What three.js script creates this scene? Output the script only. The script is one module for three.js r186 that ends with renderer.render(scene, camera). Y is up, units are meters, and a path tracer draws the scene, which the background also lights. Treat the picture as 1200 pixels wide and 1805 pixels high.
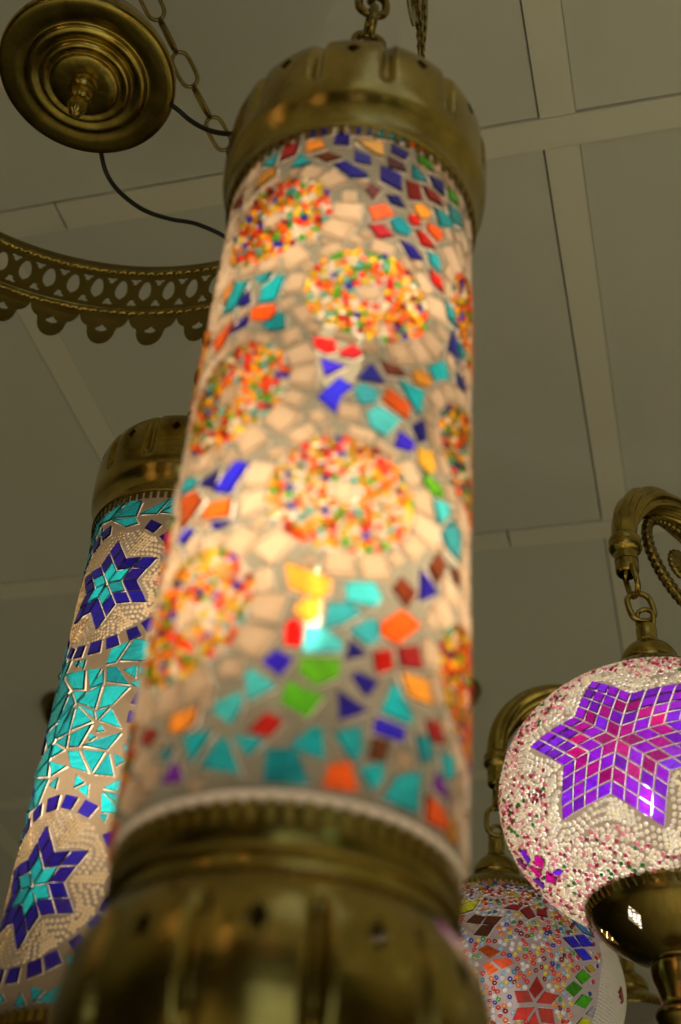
import * as THREE from 'three';
import { mergeGeometries } from 'three/addons/utils/BufferGeometryUtils.js';
import { RectAreaLightUniformsLib } from 'three/addons/lights/RectAreaLightUniformsLib.js';

// ───────────────────────── camera, light, exposure ─────────────────────────
const scene = new THREE.Scene();
scene.background = new THREE.Color(0x000000);
const camera = new THREE.PerspectiveCamera(41.847, 680 / 1024, 0.02, 40);
camera.position.set(0, 1.55, 0);
camera.up.set(0.1077344, 0.7618992, 0.6386728);
camera.lookAt(-0.225946, 1.55 + 0.6443653, -0.7305763);
camera.focus = 0.99;
camera.userData.fStop = 6.6;
const renderer = new THREE.WebGLRenderer({ antialias: true });
renderer.setSize(680, 1024);
renderer.toneMapping = THREE.LinearToneMapping;
renderer.toneMappingExposure = 1.0;
renderer.shadowMap.enabled = true;
RectAreaLightUniformsLib.init();
const CEIL = 2.6615, TAU = Math.PI * 2, D2R = Math.PI / 180;
const LIGHT = { bulbWarm: [1.0, 0.7, 0.43], bulbWhite: [1.0, 0.92, 0.78], bulbDim: [1.0, 0.88, 0.8], spot: [1.0, 0.99, 0.74], day: [0.72, 0.86, 1.0], panel: [0.72, 0.8, 1.0] };
const POWER = { main: 0.03, mainUp: 0.022, second: 0.03, globe: 0.06, dim: 0.012, spot: 16, day: 0.5, panel: 0.3 };

// ───────────────────────── helpers ─────────────────────────
function mulberry(a) { return () => { a |= 0; a = (a + 0x6d2b79f5) | 0; let t = Math.imul(a ^ (a >>> 15), 1 | a); t = (t + Math.imul(t ^ (t >>> 7), 61 | t)) ^ t; return ((t ^ (t >>> 14)) >>> 0) / 4294967296; }; }
const V = (x, y, z) => new THREE.Vector3(x, y, z);
const taken = {};
function numbered(n) { const k = taken[n] = (taken[n] ?? -1) + 1; return k ? `${n}_${String(k).padStart(3, '0')}` : n; }
function tag(o, label, category, group, kind) { if (label) o.userData.label = label; if (category) o.userData.category = category; if (group) o.userData.group = group; if (kind) o.userData.kind = kind; return o; }
function thing(name, label, category, pos = [0, 0, 0], group, kind) { const o = new THREE.Group(); o.name = numbered(name); o.position.set(...pos); scene.add(o); return tag(o, label, category, group, kind); }
function part(parent, name, geo, mat, kind) { const m = new THREE.Mesh(geo, mat); m.name = name; m.castShadow = m.receiveShadow = true; if (kind) m.userData.kind = kind; parent.add(m); return m; }

// value noise
function noise2(seed, per) { const r = mulberry(seed), g = new Float32Array(per * per).map(() => r()); const s = (t) => t * t * (3 - 2 * t); return (x, y) => { const xi = Math.floor(x), yi = Math.floor(y), fx = s(x - xi), fy = s(y - yi), w = (a) => ((a % per) + per) % per; const a = g[w(yi) * per + w(xi)], b = g[w(yi) * per + w(xi + 1)], c = g[w(yi + 1) * per + w(xi)], d = g[w(yi + 1) * per + w(xi + 1)]; return a + (b - a) * fx + (c - a) * fy + (a - b - c + d) * fx * fy; }; }
function texture(w, h, fn, srgb) { const d = new Uint8Array(w * h * 4); for (let y = 0; y < h; y++) for (let x = 0; x < w; x++) { const c = fn(x / w, y / h, x, y); for (let k = 0; k < 3; k++) d[(y * w + x) * 4 + k] = Math.max(0, Math.min(255, Math.round(255 * (c.length ? c[k] : c)))); d[(y * w + x) * 4 + 3] = 255; } const t = new THREE.DataTexture(d, w, h); t.wrapS = t.wrapT = THREE.RepeatWrapping; t.magFilter = THREE.LinearFilter; if (srgb) t.colorSpace = THREE.SRGBColorSpace; t.needsUpdate = true; return t; }
const n8 = noise2(3, 8), n16 = noise2(5, 16), n64 = noise2(7, 64), n256 = noise2(9, 256);

// ───────────────────────── materials ─────────────────────────
// antique brass: tone mottled by patina, fine turning lines running round the piece (u goes round, v along the profile)
const brassTone = texture(512, 512, (u, v) => { const p = 0.5 * n8(u * 8, v * 8) + 0.3 * n16(u * 16, v * 16) + 0.2 * n64(u * 64, v * 64); const k = 0.62 + 0.38 * Math.min(1, Math.max(0, (p - 0.28) * 2.4)); return [k, k * (0.94 + 0.06 * p), k * (0.8 + 0.2 * p)]; });
const brassRough = texture(512, 512, (u, v) => { const p = 0.35 * n256(u * 8, v * 256) + 0.3 * n64(u * 16, v * 64) + 0.35 * n16(u * 16, v * 16); return 0.55 + 0.45 * p; });
const brassBump = texture(512, 512, (u, v) => 0.7 * n256(u * 8, v * 256) + 0.3 * n64(u * 64, v * 64));
const brass = new THREE.MeshPhysicalMaterial({ clearcoat: 0.15, clearcoatRoughness: 0.1, name: 'antique_brass', color: new THREE.Color().setRGB(0.46, 0.345, 0.075), metalness: 1, roughness: 0.27, map: brassTone, roughnessMap: brassRough, bumpMap: brassBump, bumpScale: 0.00006 });
const brassDark = new THREE.MeshPhysicalMaterial({  name: 'dark_antique_brass', color: new THREE.Color().setRGB(0.28, 0.205, 0.055), metalness: 1, roughness: 0.3, map: brassTone, roughnessMap: brassRough });
const whitePaint = new THREE.MeshStandardMaterial({ name: 'white_enamel', color: new THREE.Color().setRGB(0.82, 0.8, 0.75), roughness: 0.5 });
const cableMat = new THREE.MeshStandardMaterial({ name: 'black_cable', color: new THREE.Color().setRGB(0.012, 0.011, 0.01), roughness: 0.5 });
const bulbGlass = (rgb, k) => new THREE.MeshStandardMaterial({ name: 'lit_bulb', color: 0xffffff, emissive: new THREE.Color().setRGB(...rgb), emissiveIntensity: k, roughness: 0.4 });
const bulbWarmMat = bulbGlass(LIGHT.bulbWarm, 98), bulbSoftMat = bulbGlass(LIGHT.bulbWarm, 18), bulbWhiteMat = bulbGlass(LIGHT.bulbWhite, 190), bulbDimMat = bulbGlass(LIGHT.bulbDim, 5.0);
// stained glass: streaks of denser colour drawn through the sheet, hammered face
const streak = texture(512, 512, (u, v) => { const a = n64(u * 64, v * 8), b = n256(u * 256, v * 32), c = n16(u * 16, v * 16); const k = 0.5 + 0.5 * (0.45 * a + 0.3 * b + 0.25 * c) * 1.25; return Math.min(1, k); });
const hammer = texture(512, 512, (u, v) => 0.5 * n64(u * 64, v * 64) + 0.3 * n256(u * 256, v * 64) + 0.2 * n256(u * 256, v * 256));
for (const t of [streak, hammer]) t.repeat.set(14, 14);
const GLASS = { navy: [0.014, 0.008, 0.3], blue: [0.03, 0.02, 0.85], teal: [0.01, 0.5, 0.68], cyan: [0.06, 0.68, 0.85], turq: [0.012, 0.43, 0.6], orange: [1.0, 0.16, 0.015], red: [0.8, 0.012, 0.008], wine: [0.36, 0.015, 0.02], gold: [1.0, 0.45, 0.05], yellow: [0.95, 0.72, 0.03], green: [0.1, 0.55, 0.02], brown: [0.15, 0.035, 0.012], violet: [0.2, 0.008, 0.62], magenta: [0.42, 0.004, 0.22], skyblue: [0.08, 0.35, 0.8], clear: [0.85, 0.85, 0.85] };
const glassMats = {}, GLASS_LOOK = { transmission: 1, thickness: 0.002, ior: 1.5, specularIntensity: 0.5, roughness: 0.08, map: streak, bumpMap: hammer, bumpScale: 0.00011 };
const VARY = [[1, 1, 1], [0.6, 0.62, 0.66], [1.1, 0.86, 0.86], [0.8, 1.1, 1.1]];   // sheets of glass differ a little in depth of colour
function glass(name, k = 0) { return glassMats[name + k] ??= new THREE.MeshPhysicalMaterial({ name: name + '_glass', color: new THREE.Color().setRGB(...GLASS[name].map((c, i) => Math.min(1, c * VARY[k][i]))), ...GLASS_LOOK }); }
const mixedGlass = new THREE.MeshPhysicalMaterial({ name: 'mixed_glass', vertexColors: true, ...GLASS_LOOK });
const creamTone = texture(256, 256, (u, v) => { const k = 0.88 + 0.12 * (0.6 * n16(u * 16, v * 16) + 0.4 * n64(u * 64, v * 64)); return [k, k * 0.985, k * 0.96]; });
creamTone.repeat.set(9, 9);
const creamGlass = [[0.56, 0.47, 0.36], [0.52, 0.43, 0.325], [0.6, 0.51, 0.4]].map((c) => new THREE.MeshPhysicalMaterial({ name: 'cream_opal_glass', color: new THREE.Color().setRGB(...c), transmission: 0.85, thickness: 0, roughness: 1, clearcoat: 1, clearcoatRoughness: 0.2, map: creamTone }));
const beadGlass = new THREE.MeshPhysicalMaterial({ name: 'seed_bead_glass', color: 0xffffff, transmission: 0.9, thickness: 0.003, ior: 1.5, roughness: 0.06 });
const pearlGlass = new THREE.MeshPhysicalMaterial({ name: 'pearl_bead_glass', color: 0xffffff, transmission: 0.72, thickness: 0, ior: 1.5, roughness: 0.85, clearcoat: 1, clearcoatRoughness: 0.08 });
const shellMat = (map, t) => new THREE.MeshPhysicalMaterial({ name: 'frosted_glass_and_grout', color: 0xffffff, map, transmission: t, thickness: 0, roughness: 0.9, specularIntensity: 0.3 });
// ───────────────────────── the room: ceiling with its grid, walls, floor, and what lights it ─────────────────────────
{
  const ceiling = thing('ceiling', 'beige suspended ceiling of square panels between flat metal runners', 'ceiling', [0, 0, 0], null, 'structure');
  const gx = -0.0472, gz = -0.7512, S = 0.6, W = 0.0335;
  const panelTone = texture(256, 256, (u, v) => { const k = 0.955 + 0.045 * (0.5 * n16(u * 16, v * 16) + 0.5 * n256(u * 256, v * 256)); return [k, k, k]; });
  const mk = (r, g, b) => new THREE.MeshStandardMaterial({ name: 'ceiling_panel', color: new THREE.Color().setRGB(r, g, b), roughness: 0.92, map: panelTone, bumpMap: panelTone, bumpScale: 0.0012 });
  const panelMats = [mk(0.65, 0.63, 0.55), mk(0.63, 0.612, 0.53), mk(0.665, 0.645, 0.56)];
  const runnerMat = new THREE.MeshStandardMaterial({ name: 'painted_runner', color: new THREE.Color().setRGB(0.74, 0.7, 0.58), roughness: 0.55 });
  const r = mulberry(21), panelGeo = new THREE.BoxGeometry(S - W - 0.0022, 0.012, S - W - 0.0022), crossGeo = new THREE.BoxGeometry(W, 0.006, S - W - 0.0012), runGeo = new THREE.BoxGeometry(S, 0.006, W);
  { const uv = panelGeo.attributes.uv; for (let i = 0; i < uv.count; i++) uv.setXY(i, uv.getX(i) * 1.7, uv.getY(i) * 1.7); }
  for (let j = -3; j <= 7; j++) for (let i = -6; i <= 5; i++) {
    const p = part(ceiling, 'panel', panelGeo, panelMats[Math.floor(r() * 3)]);
    p.position.set(gx + (i + 0.5) * S - 0.0006 + (r() - 0.5) * 0.0006, CEIL + 0.0078 + r() * 0.001, gz - (j + 0.5) * S + 0.0007 + (r() - 0.5) * 0.0006); p.rotation.set((r() - 0.5) * 0.003, 0, (r() - 0.5) * 0.003);
  }
  for (let j = -3; j <= 8; j++) for (let i = -6; i <= 5; i++) { const m = part(ceiling, 'cross_runner', crossGeo, runnerMat); m.position.set(gx + i * S, CEIL + 0.0034, gz - (j - 0.5) * S); }
  for (let j = -3; j <= 8; j++) {   // main runners, butted end to end with a hairline joint
    let x = gx - 6 * S - 0.3;
    const off = j === 0 ? 0.085 : r() * 0.5;
    for (let k = 0; k < 4; k++) { const L = 1.8, m = part(ceiling, 'main_runner', runGeo, runnerMat); m.scale.x = (L - 0.0022) / S; m.position.set(gx - S + off + (k - 1.5) * L, CEIL + 0.0028, gz - j * S); }
  }
  const board = part(ceiling, 'void_board', new THREE.BoxGeometry(7.6, 0.04, 7.6), new THREE.MeshStandardMaterial({ name: 'void_board', color: new THREE.Color().setRGB(0.1, 0.09, 0.07), roughness: 1 }));
  board.position.set(-0.3, CEIL + 0.06, -1.8);
  // floor and walls stand out of the frame; the brass mirrors them and they send the light back up
  const wallMat = new THREE.MeshStandardMaterial({ name: 'shop_wall', color: new THREE.Color().setRGB(0.2, 0.165, 0.11), roughness: 0.9, map: panelTone });
  const floor = part(scene, 'floor', new THREE.BoxGeometry(7.6, 0.1, 7.6), new THREE.MeshStandardMaterial({ name: 'shop_floor', color: new THREE.Color().setRGB(0.33, 0.3, 0.23), roughness: 0.6, map: panelTone }));
  floor.position.set(-0.3, -0.05, -1.8); tag(floor, 'pale tiled shop floor far below the lamps', 'floor', null, 'structure');
  const wall = (name, w, d, x, z, label) => { const m = part(scene, name, new THREE.BoxGeometry(w, CEIL + 0.05, d), wallMat); m.position.set(x, (CEIL + 0.05) / 2, z); tag(m, label, 'wall', null, 'structure'); return m; };
  wall('wall_far', 7.6, 0.1, -0.3, -5.65, 'plain shop wall beyond the lamps'); wall('wall_left', 0.1, 7.6, -4.15, -1.8, 'plain shop wall along one side'); wall('wall_right', 0.1, 7.6, 3.55, -1.8, 'plain shop wall along the other side'); wall('wall_near', 7.6, 0.1, -0.3, 2.05, 'plain shop wall with the bright window');
  // shop window behind the viewer
  const win = thing('shop_window', 'wide daylit shop window in the wall behind the viewer', 'window', [0.9, 1.55, 1.99]);
  const pane = part(win, 'window_pane', new THREE.BoxGeometry(1.5, 1.3, 0.01), new THREE.MeshStandardMaterial({ name: 'daylit_window_pane', color: 0x222222, emissive: new THREE.Color().setRGB(...LIGHT.day), emissiveIntensity: POWER.day }));
  for (const [w, h, x, y] of [[1.62, 0.06, 0, 0.68], [1.62, 0.06, 0, -0.68], [0.06, 1.3, -0.78, 0], [0.06, 1.3, 0.78, 0], [0.05, 1.3, 0, 0]]) { const f = part(win, 'window_frame', new THREE.BoxGeometry(w, h, 0.05), brassDark); f.position.set(x, y, -0.02); }
  const dl = new THREE.RectAreaLight(new THREE.Color().setRGB(...LIGHT.day), POWER.day, 1.5, 1.3); dl.position.set(0.9, 1.55, 1.975); dl.lookAt(0.9, 1.55, 0); scene.add(dl);
  // a square light panel set in the ceiling grid above the viewer
  const lp = thing('ceiling_light_panel', 'square cool white light panel set in the ceiling grid above the viewer', 'light panel', [gx + 0.5 * S, CEIL, gz + 1.5 * S]);
  part(lp, 'light_diffuser', new THREE.BoxGeometry(0.55, 0.004, 0.55), new THREE.MeshStandardMaterial({ name: 'lit_diffuser', color: 0x333333, emissive: new THREE.Color().setRGB(...LIGHT.panel), emissiveIntensity: POWER.panel })).position.y = -0.004;
  for (const [w, d, x, z] of [[0.59, 0.02, 0, 0.285], [0.59, 0.02, 0, -0.285], [0.02, 0.55, 0.285, 0], [0.02, 0.55, -0.285, 0]]) part(lp, 'panel_frame', new THREE.BoxGeometry(w, 0.008, d), runnerMat).position.set(x, -0.004, z);
  const pl = new THREE.RectAreaLight(new THREE.Color().setRGB(...LIGHT.panel), POWER.panel, 0.55, 0.55); pl.position.set(gx + 0.5 * S, CEIL - 0.01, gz + 1.5 * S); pl.lookAt(gx + 0.5 * S, 0, gz + 1.5 * S); scene.add(pl);
  // ceiling downlights behind and beside the viewer
  const spots = [[-0.9, 1.2], [0.9, 1.15], [1.9, -0.2], [1.9, -1.9], [1.7, 0.9]];
  spots.forEach(([x, z], k) => {
    const d = thing('downlight', 'round recessed ceiling downlight, one of those behind and beside the viewer', 'downlight', [x, CEIL, z], 'ceiling downlights behind the viewer');
    part(d, 'trim_ring', new THREE.TorusGeometry(0.05, 0.006, 10, 36).rotateX(Math.PI / 2), runnerMat).position.y = -0.003;
    part(d, 'light_disc', new THREE.CylinderGeometry(0.045, 0.045, 0.004, 32), new THREE.MeshStandardMaterial({ name: 'lit_disc', color: 0xffffff, emissive: new THREE.Color().setRGB(...LIGHT.spot), emissiveIntensity: 5 })).position.y = -0.002;
    const s = new THREE.SpotLight(new THREE.Color().setRGB(...LIGHT.spot), POWER.spot, 0, 0.95, 0.6); s.position.set(x, CEIL - 0.02, z); s.target.position.set(x, 0, z); s.shadow.radius = 2; s.castShadow = true; scene.add(s, s.target);
  });
}

// ───────────────────────── geometry builders ─────────────────────────
// surface of revolution with dents and cut holes. prof(t) -> [r, y]; dent(phi, t) -> metres inwards; hole(i, j, ni, nj, quadrant) handled by cell lists
function revolve(prof, nu, nv, { dent, holes = [], uRep = 2, vRep = 1 } = {}) {
  const P = [], UV = [], I = [], p = (i, j) => { const a = (i / nu) * TAU, t = j / nv; const [r0, y] = prof(t); const r = r0 - (dent ? dent(a, t) : 0); return [r * Math.sin(a), y, r * Math.cos(a)]; };
  for (let j = 0; j <= nv; j++) for (let i = 0; i <= nu; i++) { P.push(...p(i, j)); UV.push((i / nu) * uRep, (j / nv) * vRep); }
  const cut = new Map();
  for (const h of holes) for (let dj = -h.k; dj < h.k; dj++) for (let di = -h.k; di < h.k; di++) {
    const cx = di + 0.5, cy = dj + 0.5, m = Math.abs(cx) + Math.abs(cy); if (m > h.k) continue;
    cut.set(((h.i + di + nu) % nu) + ',' + (h.j + dj), Math.abs(m - h.k) < 0.01 ? (cx > 0 ? (cy > 0 ? 1 : 4) : (cy > 0 ? 2 : 3)) : 9);
  }
  for (let j = 0; j < nv; j++) for (let i = 0; i < nu; i++) {
    const a = j * (nu + 1) + i, b = a + 1, c = a + nu + 1, d = c + 1, q = cut.get(i + ',' + j);
    if (q === 9) continue;
    if (q === 1) I.push(b, d, c); else if (q === 3) I.push(a, b, c); else if (q === 2) I.push(a, d, c); else if (q === 4) I.push(a, b, d); else I.push(a, b, c, b, d, c);
  }
  const g = new THREE.BufferGeometry(); g.setAttribute('position', new THREE.Float32BufferAttribute(P, 3)); g.setAttribute('uv', new THREE.Float32BufferAttribute(UV, 2)); g.setIndex(I); g.computeVertexNormals();
  const N = g.attributes.normal; for (let j = 0; j <= nv; j++) { const a = j * (nu + 1), b = a + nu; const v = V(N.getX(a) + N.getX(b), N.getY(a) + N.getY(b), N.getZ(a) + N.getZ(b)).normalize(); N.setXYZ(a, v.x, v.y, v.z); N.setXYZ(b, v.x, v.y, v.z); }
  return g;
}
// smooth profile through given [r, y] points
function profile(pts) { const c = new THREE.CatmullRomCurve3(pts.map(([r, y]) => V(r, y, 0)), false, 'centripetal'); return (t) => { const p = c.getPoint(t); return [Math.max(p.x, 0.0002), p.y]; }; }
function lathe(pts, nu = 64, nv = 48, o) { return revolve(profile(pts), nu, nv, o); }
// a tube along points, radius a number or a function of t; ripple(t, a) multiplies it
function sweep(points, radius, { nt = 64, na = 14, ripple, closed = false, tension = 'centripetal' } = {}) {
  const c = new THREE.CatmullRomCurve3(points, closed, tension), F = c.computeFrenetFrames(nt, closed), P = [], UV = [], I = [], L = c.getLength();
  for (let k = 0; k <= nt; k++) { const t = k / nt, o = c.getPointAt(t), n = F.normals[k], b = F.binormals[k]; const r0 = typeof radius === 'function' ? radius(t) : radius; for (let i = 0; i <= na; i++) { const a = (i / na) * TAU, r = r0 * (ripple ? ripple(t, a) : 1); P.push(o.x + r * (Math.cos(a) * n.x + Math.sin(a) * b.x), o.y + r * (Math.cos(a) * n.y + Math.sin(a) * b.y), o.z + r * (Math.cos(a) * n.z + Math.sin(a) * b.z)); UV.push(i / na, t * L * 12); } }
  for (let k = 0; k < nt; k++) for (let i = 0; i < na; i++) { const a = k * (na + 1) + i; I.push(a, a + na + 1, a + 1, a + 1, a + na + 1, a + na + 2); }
  const g = new THREE.BufferGeometry(); g.setAttribute('position', new THREE.Float32BufferAttribute(P, 3)); g.setAttribute('uv', new THREE.Float32BufferAttribute(UV, 2)); g.setIndex(I); g.computeVertexNormals(); return g;
}
// an oval chain link lying along +y, in the x-y plane
const linkCache = {};
function linkGeo(len, wid, wire) { return linkCache[[len, wid, wire]] ??= (() => { const pts = [], h = (len - wid) / 2; for (let k = 0; k < 8; k++) { const a = (k / 7) * Math.PI; pts.push(V(Math.cos(a) * (wid / 2 - wire), h + Math.sin(a) * (wid / 2 - wire), 0)); } for (let k = 0; k < 8; k++) { const a = Math.PI + (k / 7) * Math.PI; pts.push(V(Math.cos(a) * (wid / 2 - wire), -h + Math.sin(a) * (wid / 2 - wire), 0)); } return sweep(pts, wire, { nt: 40, na: 8, closed: true }); })(); }
function layChain(parent, pts, len, wid, wire, mat, turn0 = 0) {
  const c = new THREE.CatmullRomCurve3(pts), L = c.getLength(), pitch = len - 2 * wire - 0.0003, n = Math.max(1, Math.round(L / pitch)), g = linkGeo(len, wid, wire);
  for (let k = 0; k < n; k++) { const t = (k + 0.5) / n, o = c.getPointAt(t), d = c.getTangentAt(t), m = part(parent, 'link', g, mat); m.position.copy(o); m.quaternion.setFromUnitVectors(V(0, 1, 0), d).multiply(new THREE.Quaternion().setFromAxisAngle(V(0, 1, 0), turn0 + (k % 2) * Math.PI / 2)); m.scale.y = (L / n + 2 * wire) / len; }
}
// flat glass piece on a curved shell: corner points on the shell, outward normal at its middle
function tile(corners, n, h, drop, bottom, rnd) {
  const c = V(0, 0, 0); for (const p of corners) c.add(p); c.divideScalar(corners.length);
  const nn = n.clone().add(V((rnd() - 0.5) * 0.05, (rnd() - 0.5) * 0.05, (rnd() - 0.5) * 0.05)).normalize();
  const e1 = V(0, 1, 0).cross(nn); if (e1.lengthSq() < 1e-6) e1.set(1, 0, 0); e1.normalize(); const e2 = nn.clone().cross(e1);
  let q = corners.map((p) => { const d = p.clone().sub(c); return [d.dot(e1), d.dot(e2)]; });
  let A = 0; q.forEach((a, i) => { const b = q[(i + 1) % q.length]; A += a[0] * b[1] - b[0] * a[1]; }); if (A < 0) q.reverse();
  // how high the shell's belly rises above the chord plane of the corners
  const lift = Math.max(0, ...corners.map((p) => -p.clone().sub(c).dot(nn))), belly = n.userData_belly ?? 0;
  const P = [], UV = [], N = [];
  const at = (k, s, z) => { const [x, y] = q[k % q.length]; return [c.x + e1.x * x * s + e2.x * y * s + nn.x * z, c.y + e1.y * x * s + e2.y * y * s + nn.y * z, c.z + e1.z * x * s + e2.z * y * s + nn.z * z]; };
  const size = Math.sqrt(Math.abs(A) / 2), s = 1 - 0.0007 / Math.max(size, 0.003), top = belly + h, off = rnd();
  const uvOf = (k, sc) => { const [x, y] = q[k % q.length]; const a = off * TAU; return [(x * Math.cos(a) - y * Math.sin(a)) * sc + off * 3.1, (x * Math.sin(a) + y * Math.cos(a)) * sc + off * 1.7]; };
  const tri = (a, b, d, ua, ub, ud) => { const u = V(b[0] - a[0], b[1] - a[1], b[2] - a[2]), v = V(d[0] - a[0], d[1] - a[1], d[2] - a[2]), m = u.cross(v).normalize(); for (const w of [a, b, d]) { P.push(...w); N.push(m.x, m.y, m.z); } UV.push(...ua, ...ub, ...ud); };
  const K = q.length;
  for (let k = 1; k < K - 1; k++) tri(at(0, s, top), at(k, s, top), at(k + 1, s, top), uvOf(0, 1), uvOf(k, 1), uvOf(k + 1, 1));
  for (let k = 0; k < K; k++) { const u0 = uvOf(k, 1), u1 = uvOf(k + 1, 1);
    tri(at(k, s, top), at(k, 1, top - 0.0004), at(k + 1, 1, top - 0.0004), u0, u0, u1); tri(at(k, s, top), at(k + 1, 1, top - 0.0004), at(k + 1, s, top), u0, u1, u1);
    tri(at(k, 1, top - 0.0004), at(k, 1, belly - drop), at(k + 1, 1, belly - drop), u0, u0, u1); tri(at(k, 1, top - 0.0004), at(k + 1, 1, belly - drop), at(k + 1, 1, top - 0.0004), u0, u1, u1); }
  if (bottom) for (let k = 1; k < K - 1; k++) tri(at(0, 1, belly - drop), at(k + 1, 1, belly - drop), at(k, 1, belly - drop), uvOf(0, 1), uvOf(k + 1, 1), uvOf(k, 1));
  const g = new THREE.BufferGeometry(); g.setAttribute('position', new THREE.Float32BufferAttribute(P, 3)); g.setAttribute('normal', new THREE.Float32BufferAttribute(N, 3)); g.setAttribute('uv', new THREE.Float32BufferAttribute(UV, 2)); return g;
}
function tinted(g, rgb) { const n = g.attributes.position.count, a = new Float32Array(n * 3); for (let i = 0; i < n; i++) a.set(rgb, i * 3); g.setAttribute('color', new THREE.BufferAttribute(a, 3)); return g; }
// two kinds of shell; (s, t) are degrees round and millimetres up on a tube, degrees round and degrees up on a globe
const tubeShell = (R) => ({ kind: 'tube', R, at: (s, t) => V(R * Math.sin(s * D2R), t / 1000, R * Math.cos(s * D2R)), normal: (s) => V(Math.sin(s * D2R), 0, Math.cos(s * D2R)), flat: (s, t) => [s * D2R * R * 1000, t], from: (x, y) => [x / (R * 1000) / D2R, y] });
const globeShell = (a, b) => ({ kind: 'globe', a, b, at: (s, t) => V(a * Math.cos(t * D2R) * Math.sin(s * D2R), b * Math.sin(t * D2R), a * Math.cos(t * D2R) * Math.cos(s * D2R)), normal: (s, t) => V(Math.cos(t * D2R) * Math.sin(s * D2R) / a, Math.sin(t * D2R) / b, Math.cos(t * D2R) * Math.cos(s * D2R) / a).normalize() });
// a flat design laid on a globe round a centre: millimetres right and up -> degrees
function around(shell, s0, t0) { const c = V(Math.cos(t0 * D2R) * Math.sin(s0 * D2R), Math.sin(t0 * D2R), Math.cos(t0 * D2R) * Math.cos(s0 * D2R)), e1 = V(Math.cos(s0 * D2R), 0, -Math.sin(s0 * D2R)), e2 = c.clone().cross(e1), R = (shell.a * 0.55 + shell.b * 0.45) * 1000; return (x, y) => { const m = Math.hypot(x, y), an = m / R, d = c.clone().multiplyScalar(Math.cos(an)); if (m > 1e-9) d.add(e1.clone().multiplyScalar(x / m * Math.sin(an))).add(e2.clone().multiplyScalar(y / m * Math.sin(an))); return [Math.atan2(d.x, d.z) / D2R, Math.asin(Math.max(-1, Math.min(1, d.y))) / D2R]; }; }
function wrapDeg(s) { return ((s + 540) % 360) - 180; }

// convex overlap of two flat polygons, with a gap
function apart(a, b, gap) {
  const test = (p, q) => { let A = 0; p.forEach((u, i) => { const v = p[(i + 1) % p.length]; A += u[0] * v[1] - v[0] * u[1]; }); const sg = A < 0 ? -1 : 1; for (let i = 0; i < p.length; i++) { const u = p[i], v = p[(i + 1) % p.length], nx = sg * (v[1] - u[1]), ny = -sg * (v[0] - u[0]), l = Math.hypot(nx, ny) || 1; if (Math.min(...q.map((w) => ((w[0] - u[0]) * nx + (w[1] - u[1]) * ny) / l)) > gap) return true; } return false; };
  return test(a, b) || test(b, a);
}
const mid = (p) => [p.reduce((s, a) => s + a[0], 0) / p.length, p.reduce((s, a) => s + a[1], 0) / p.length];
class Layout { constructor(period) { this.items = []; this.period = period; } add(poly) { const c = mid(poly), r = Math.max(...poly.map((p) => Math.hypot(p[0] - c[0], p[1] - c[1]))); this.items.push({ poly, c, r }); } free(poly, gap) { const c = mid(poly), r = Math.max(...poly.map((p) => Math.hypot(p[0] - c[0], p[1] - c[1]))); for (const it of this.items) for (const sh of [0, this.period, -this.period]) { if (Math.hypot(it.c[0] + sh - c[0], it.c[1] - c[1]) > it.r + r + gap) continue; if (!apart(poly, sh ? it.poly.map((p) => [p[0] + sh, p[1]]) : it.poly, gap)) return false; } return true; } }

// beads: points with a least distance between them, drawn as one instanced part
class Beads { constructor(min) { this.min = min; this.grid = new Map(); this.list = []; } key(p) { return [Math.floor(p.x / this.min), Math.floor(p.y / this.min), Math.floor(p.z / this.min)]; }
  put(p, n, r, color, least = this.min, st = null) { const [a, b, c] = this.key(p); for (let x = a - 1; x <= a + 1; x++) for (let y = b - 1; y <= b + 1; y++) for (let z = c - 1; z <= c + 1; z++) for (const o of this.grid.get(x + ',' + y + ',' + z) ?? []) if (o.p.distanceTo(p) < least) return false; const it = { p, n, r, color, st }, k = a + ',' + b + ',' + c; if (!this.grid.has(k)) this.grid.set(k, []); this.grid.get(k).push(it); this.list.push(it); return true; } }
const beadGeo = new THREE.SphereGeometry(1, 10, 7), beadRing = new THREE.TorusGeometry(0.62, 0.42, 6, 10);
function drawBeads(parent, name, list, mat, rnd, geo = beadGeo, squash = 0.82) {
  if (!list.length) return; const m = new THREE.InstancedMesh(geo, mat, list.length), q = new THREE.Quaternion(), M = new THREE.Matrix4(), col = new THREE.Color();
  list.forEach((b, i) => { q.setFromUnitVectors(V(0, 0, 1), b.n).multiply(new THREE.Quaternion().setFromEuler(new THREE.Euler((rnd() - 0.5) * 0.7, (rnd() - 0.5) * 0.7, rnd() * 6.28))); const s = b.r * (0.9 + 0.2 * rnd()); M.compose(b.p.clone().addScaledVector(b.n, b.r * 0.55), q, V(s, s * (0.92 + 0.16 * rnd()), s * squash)); m.setMatrixAt(i, M); m.setColorAt(i, col.setRGB(...b.color)); });
  m.name = name; m.userData.kind = 'stuff'; m.castShadow = m.receiveShadow = true; parent.add(m); return m;
}
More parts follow.
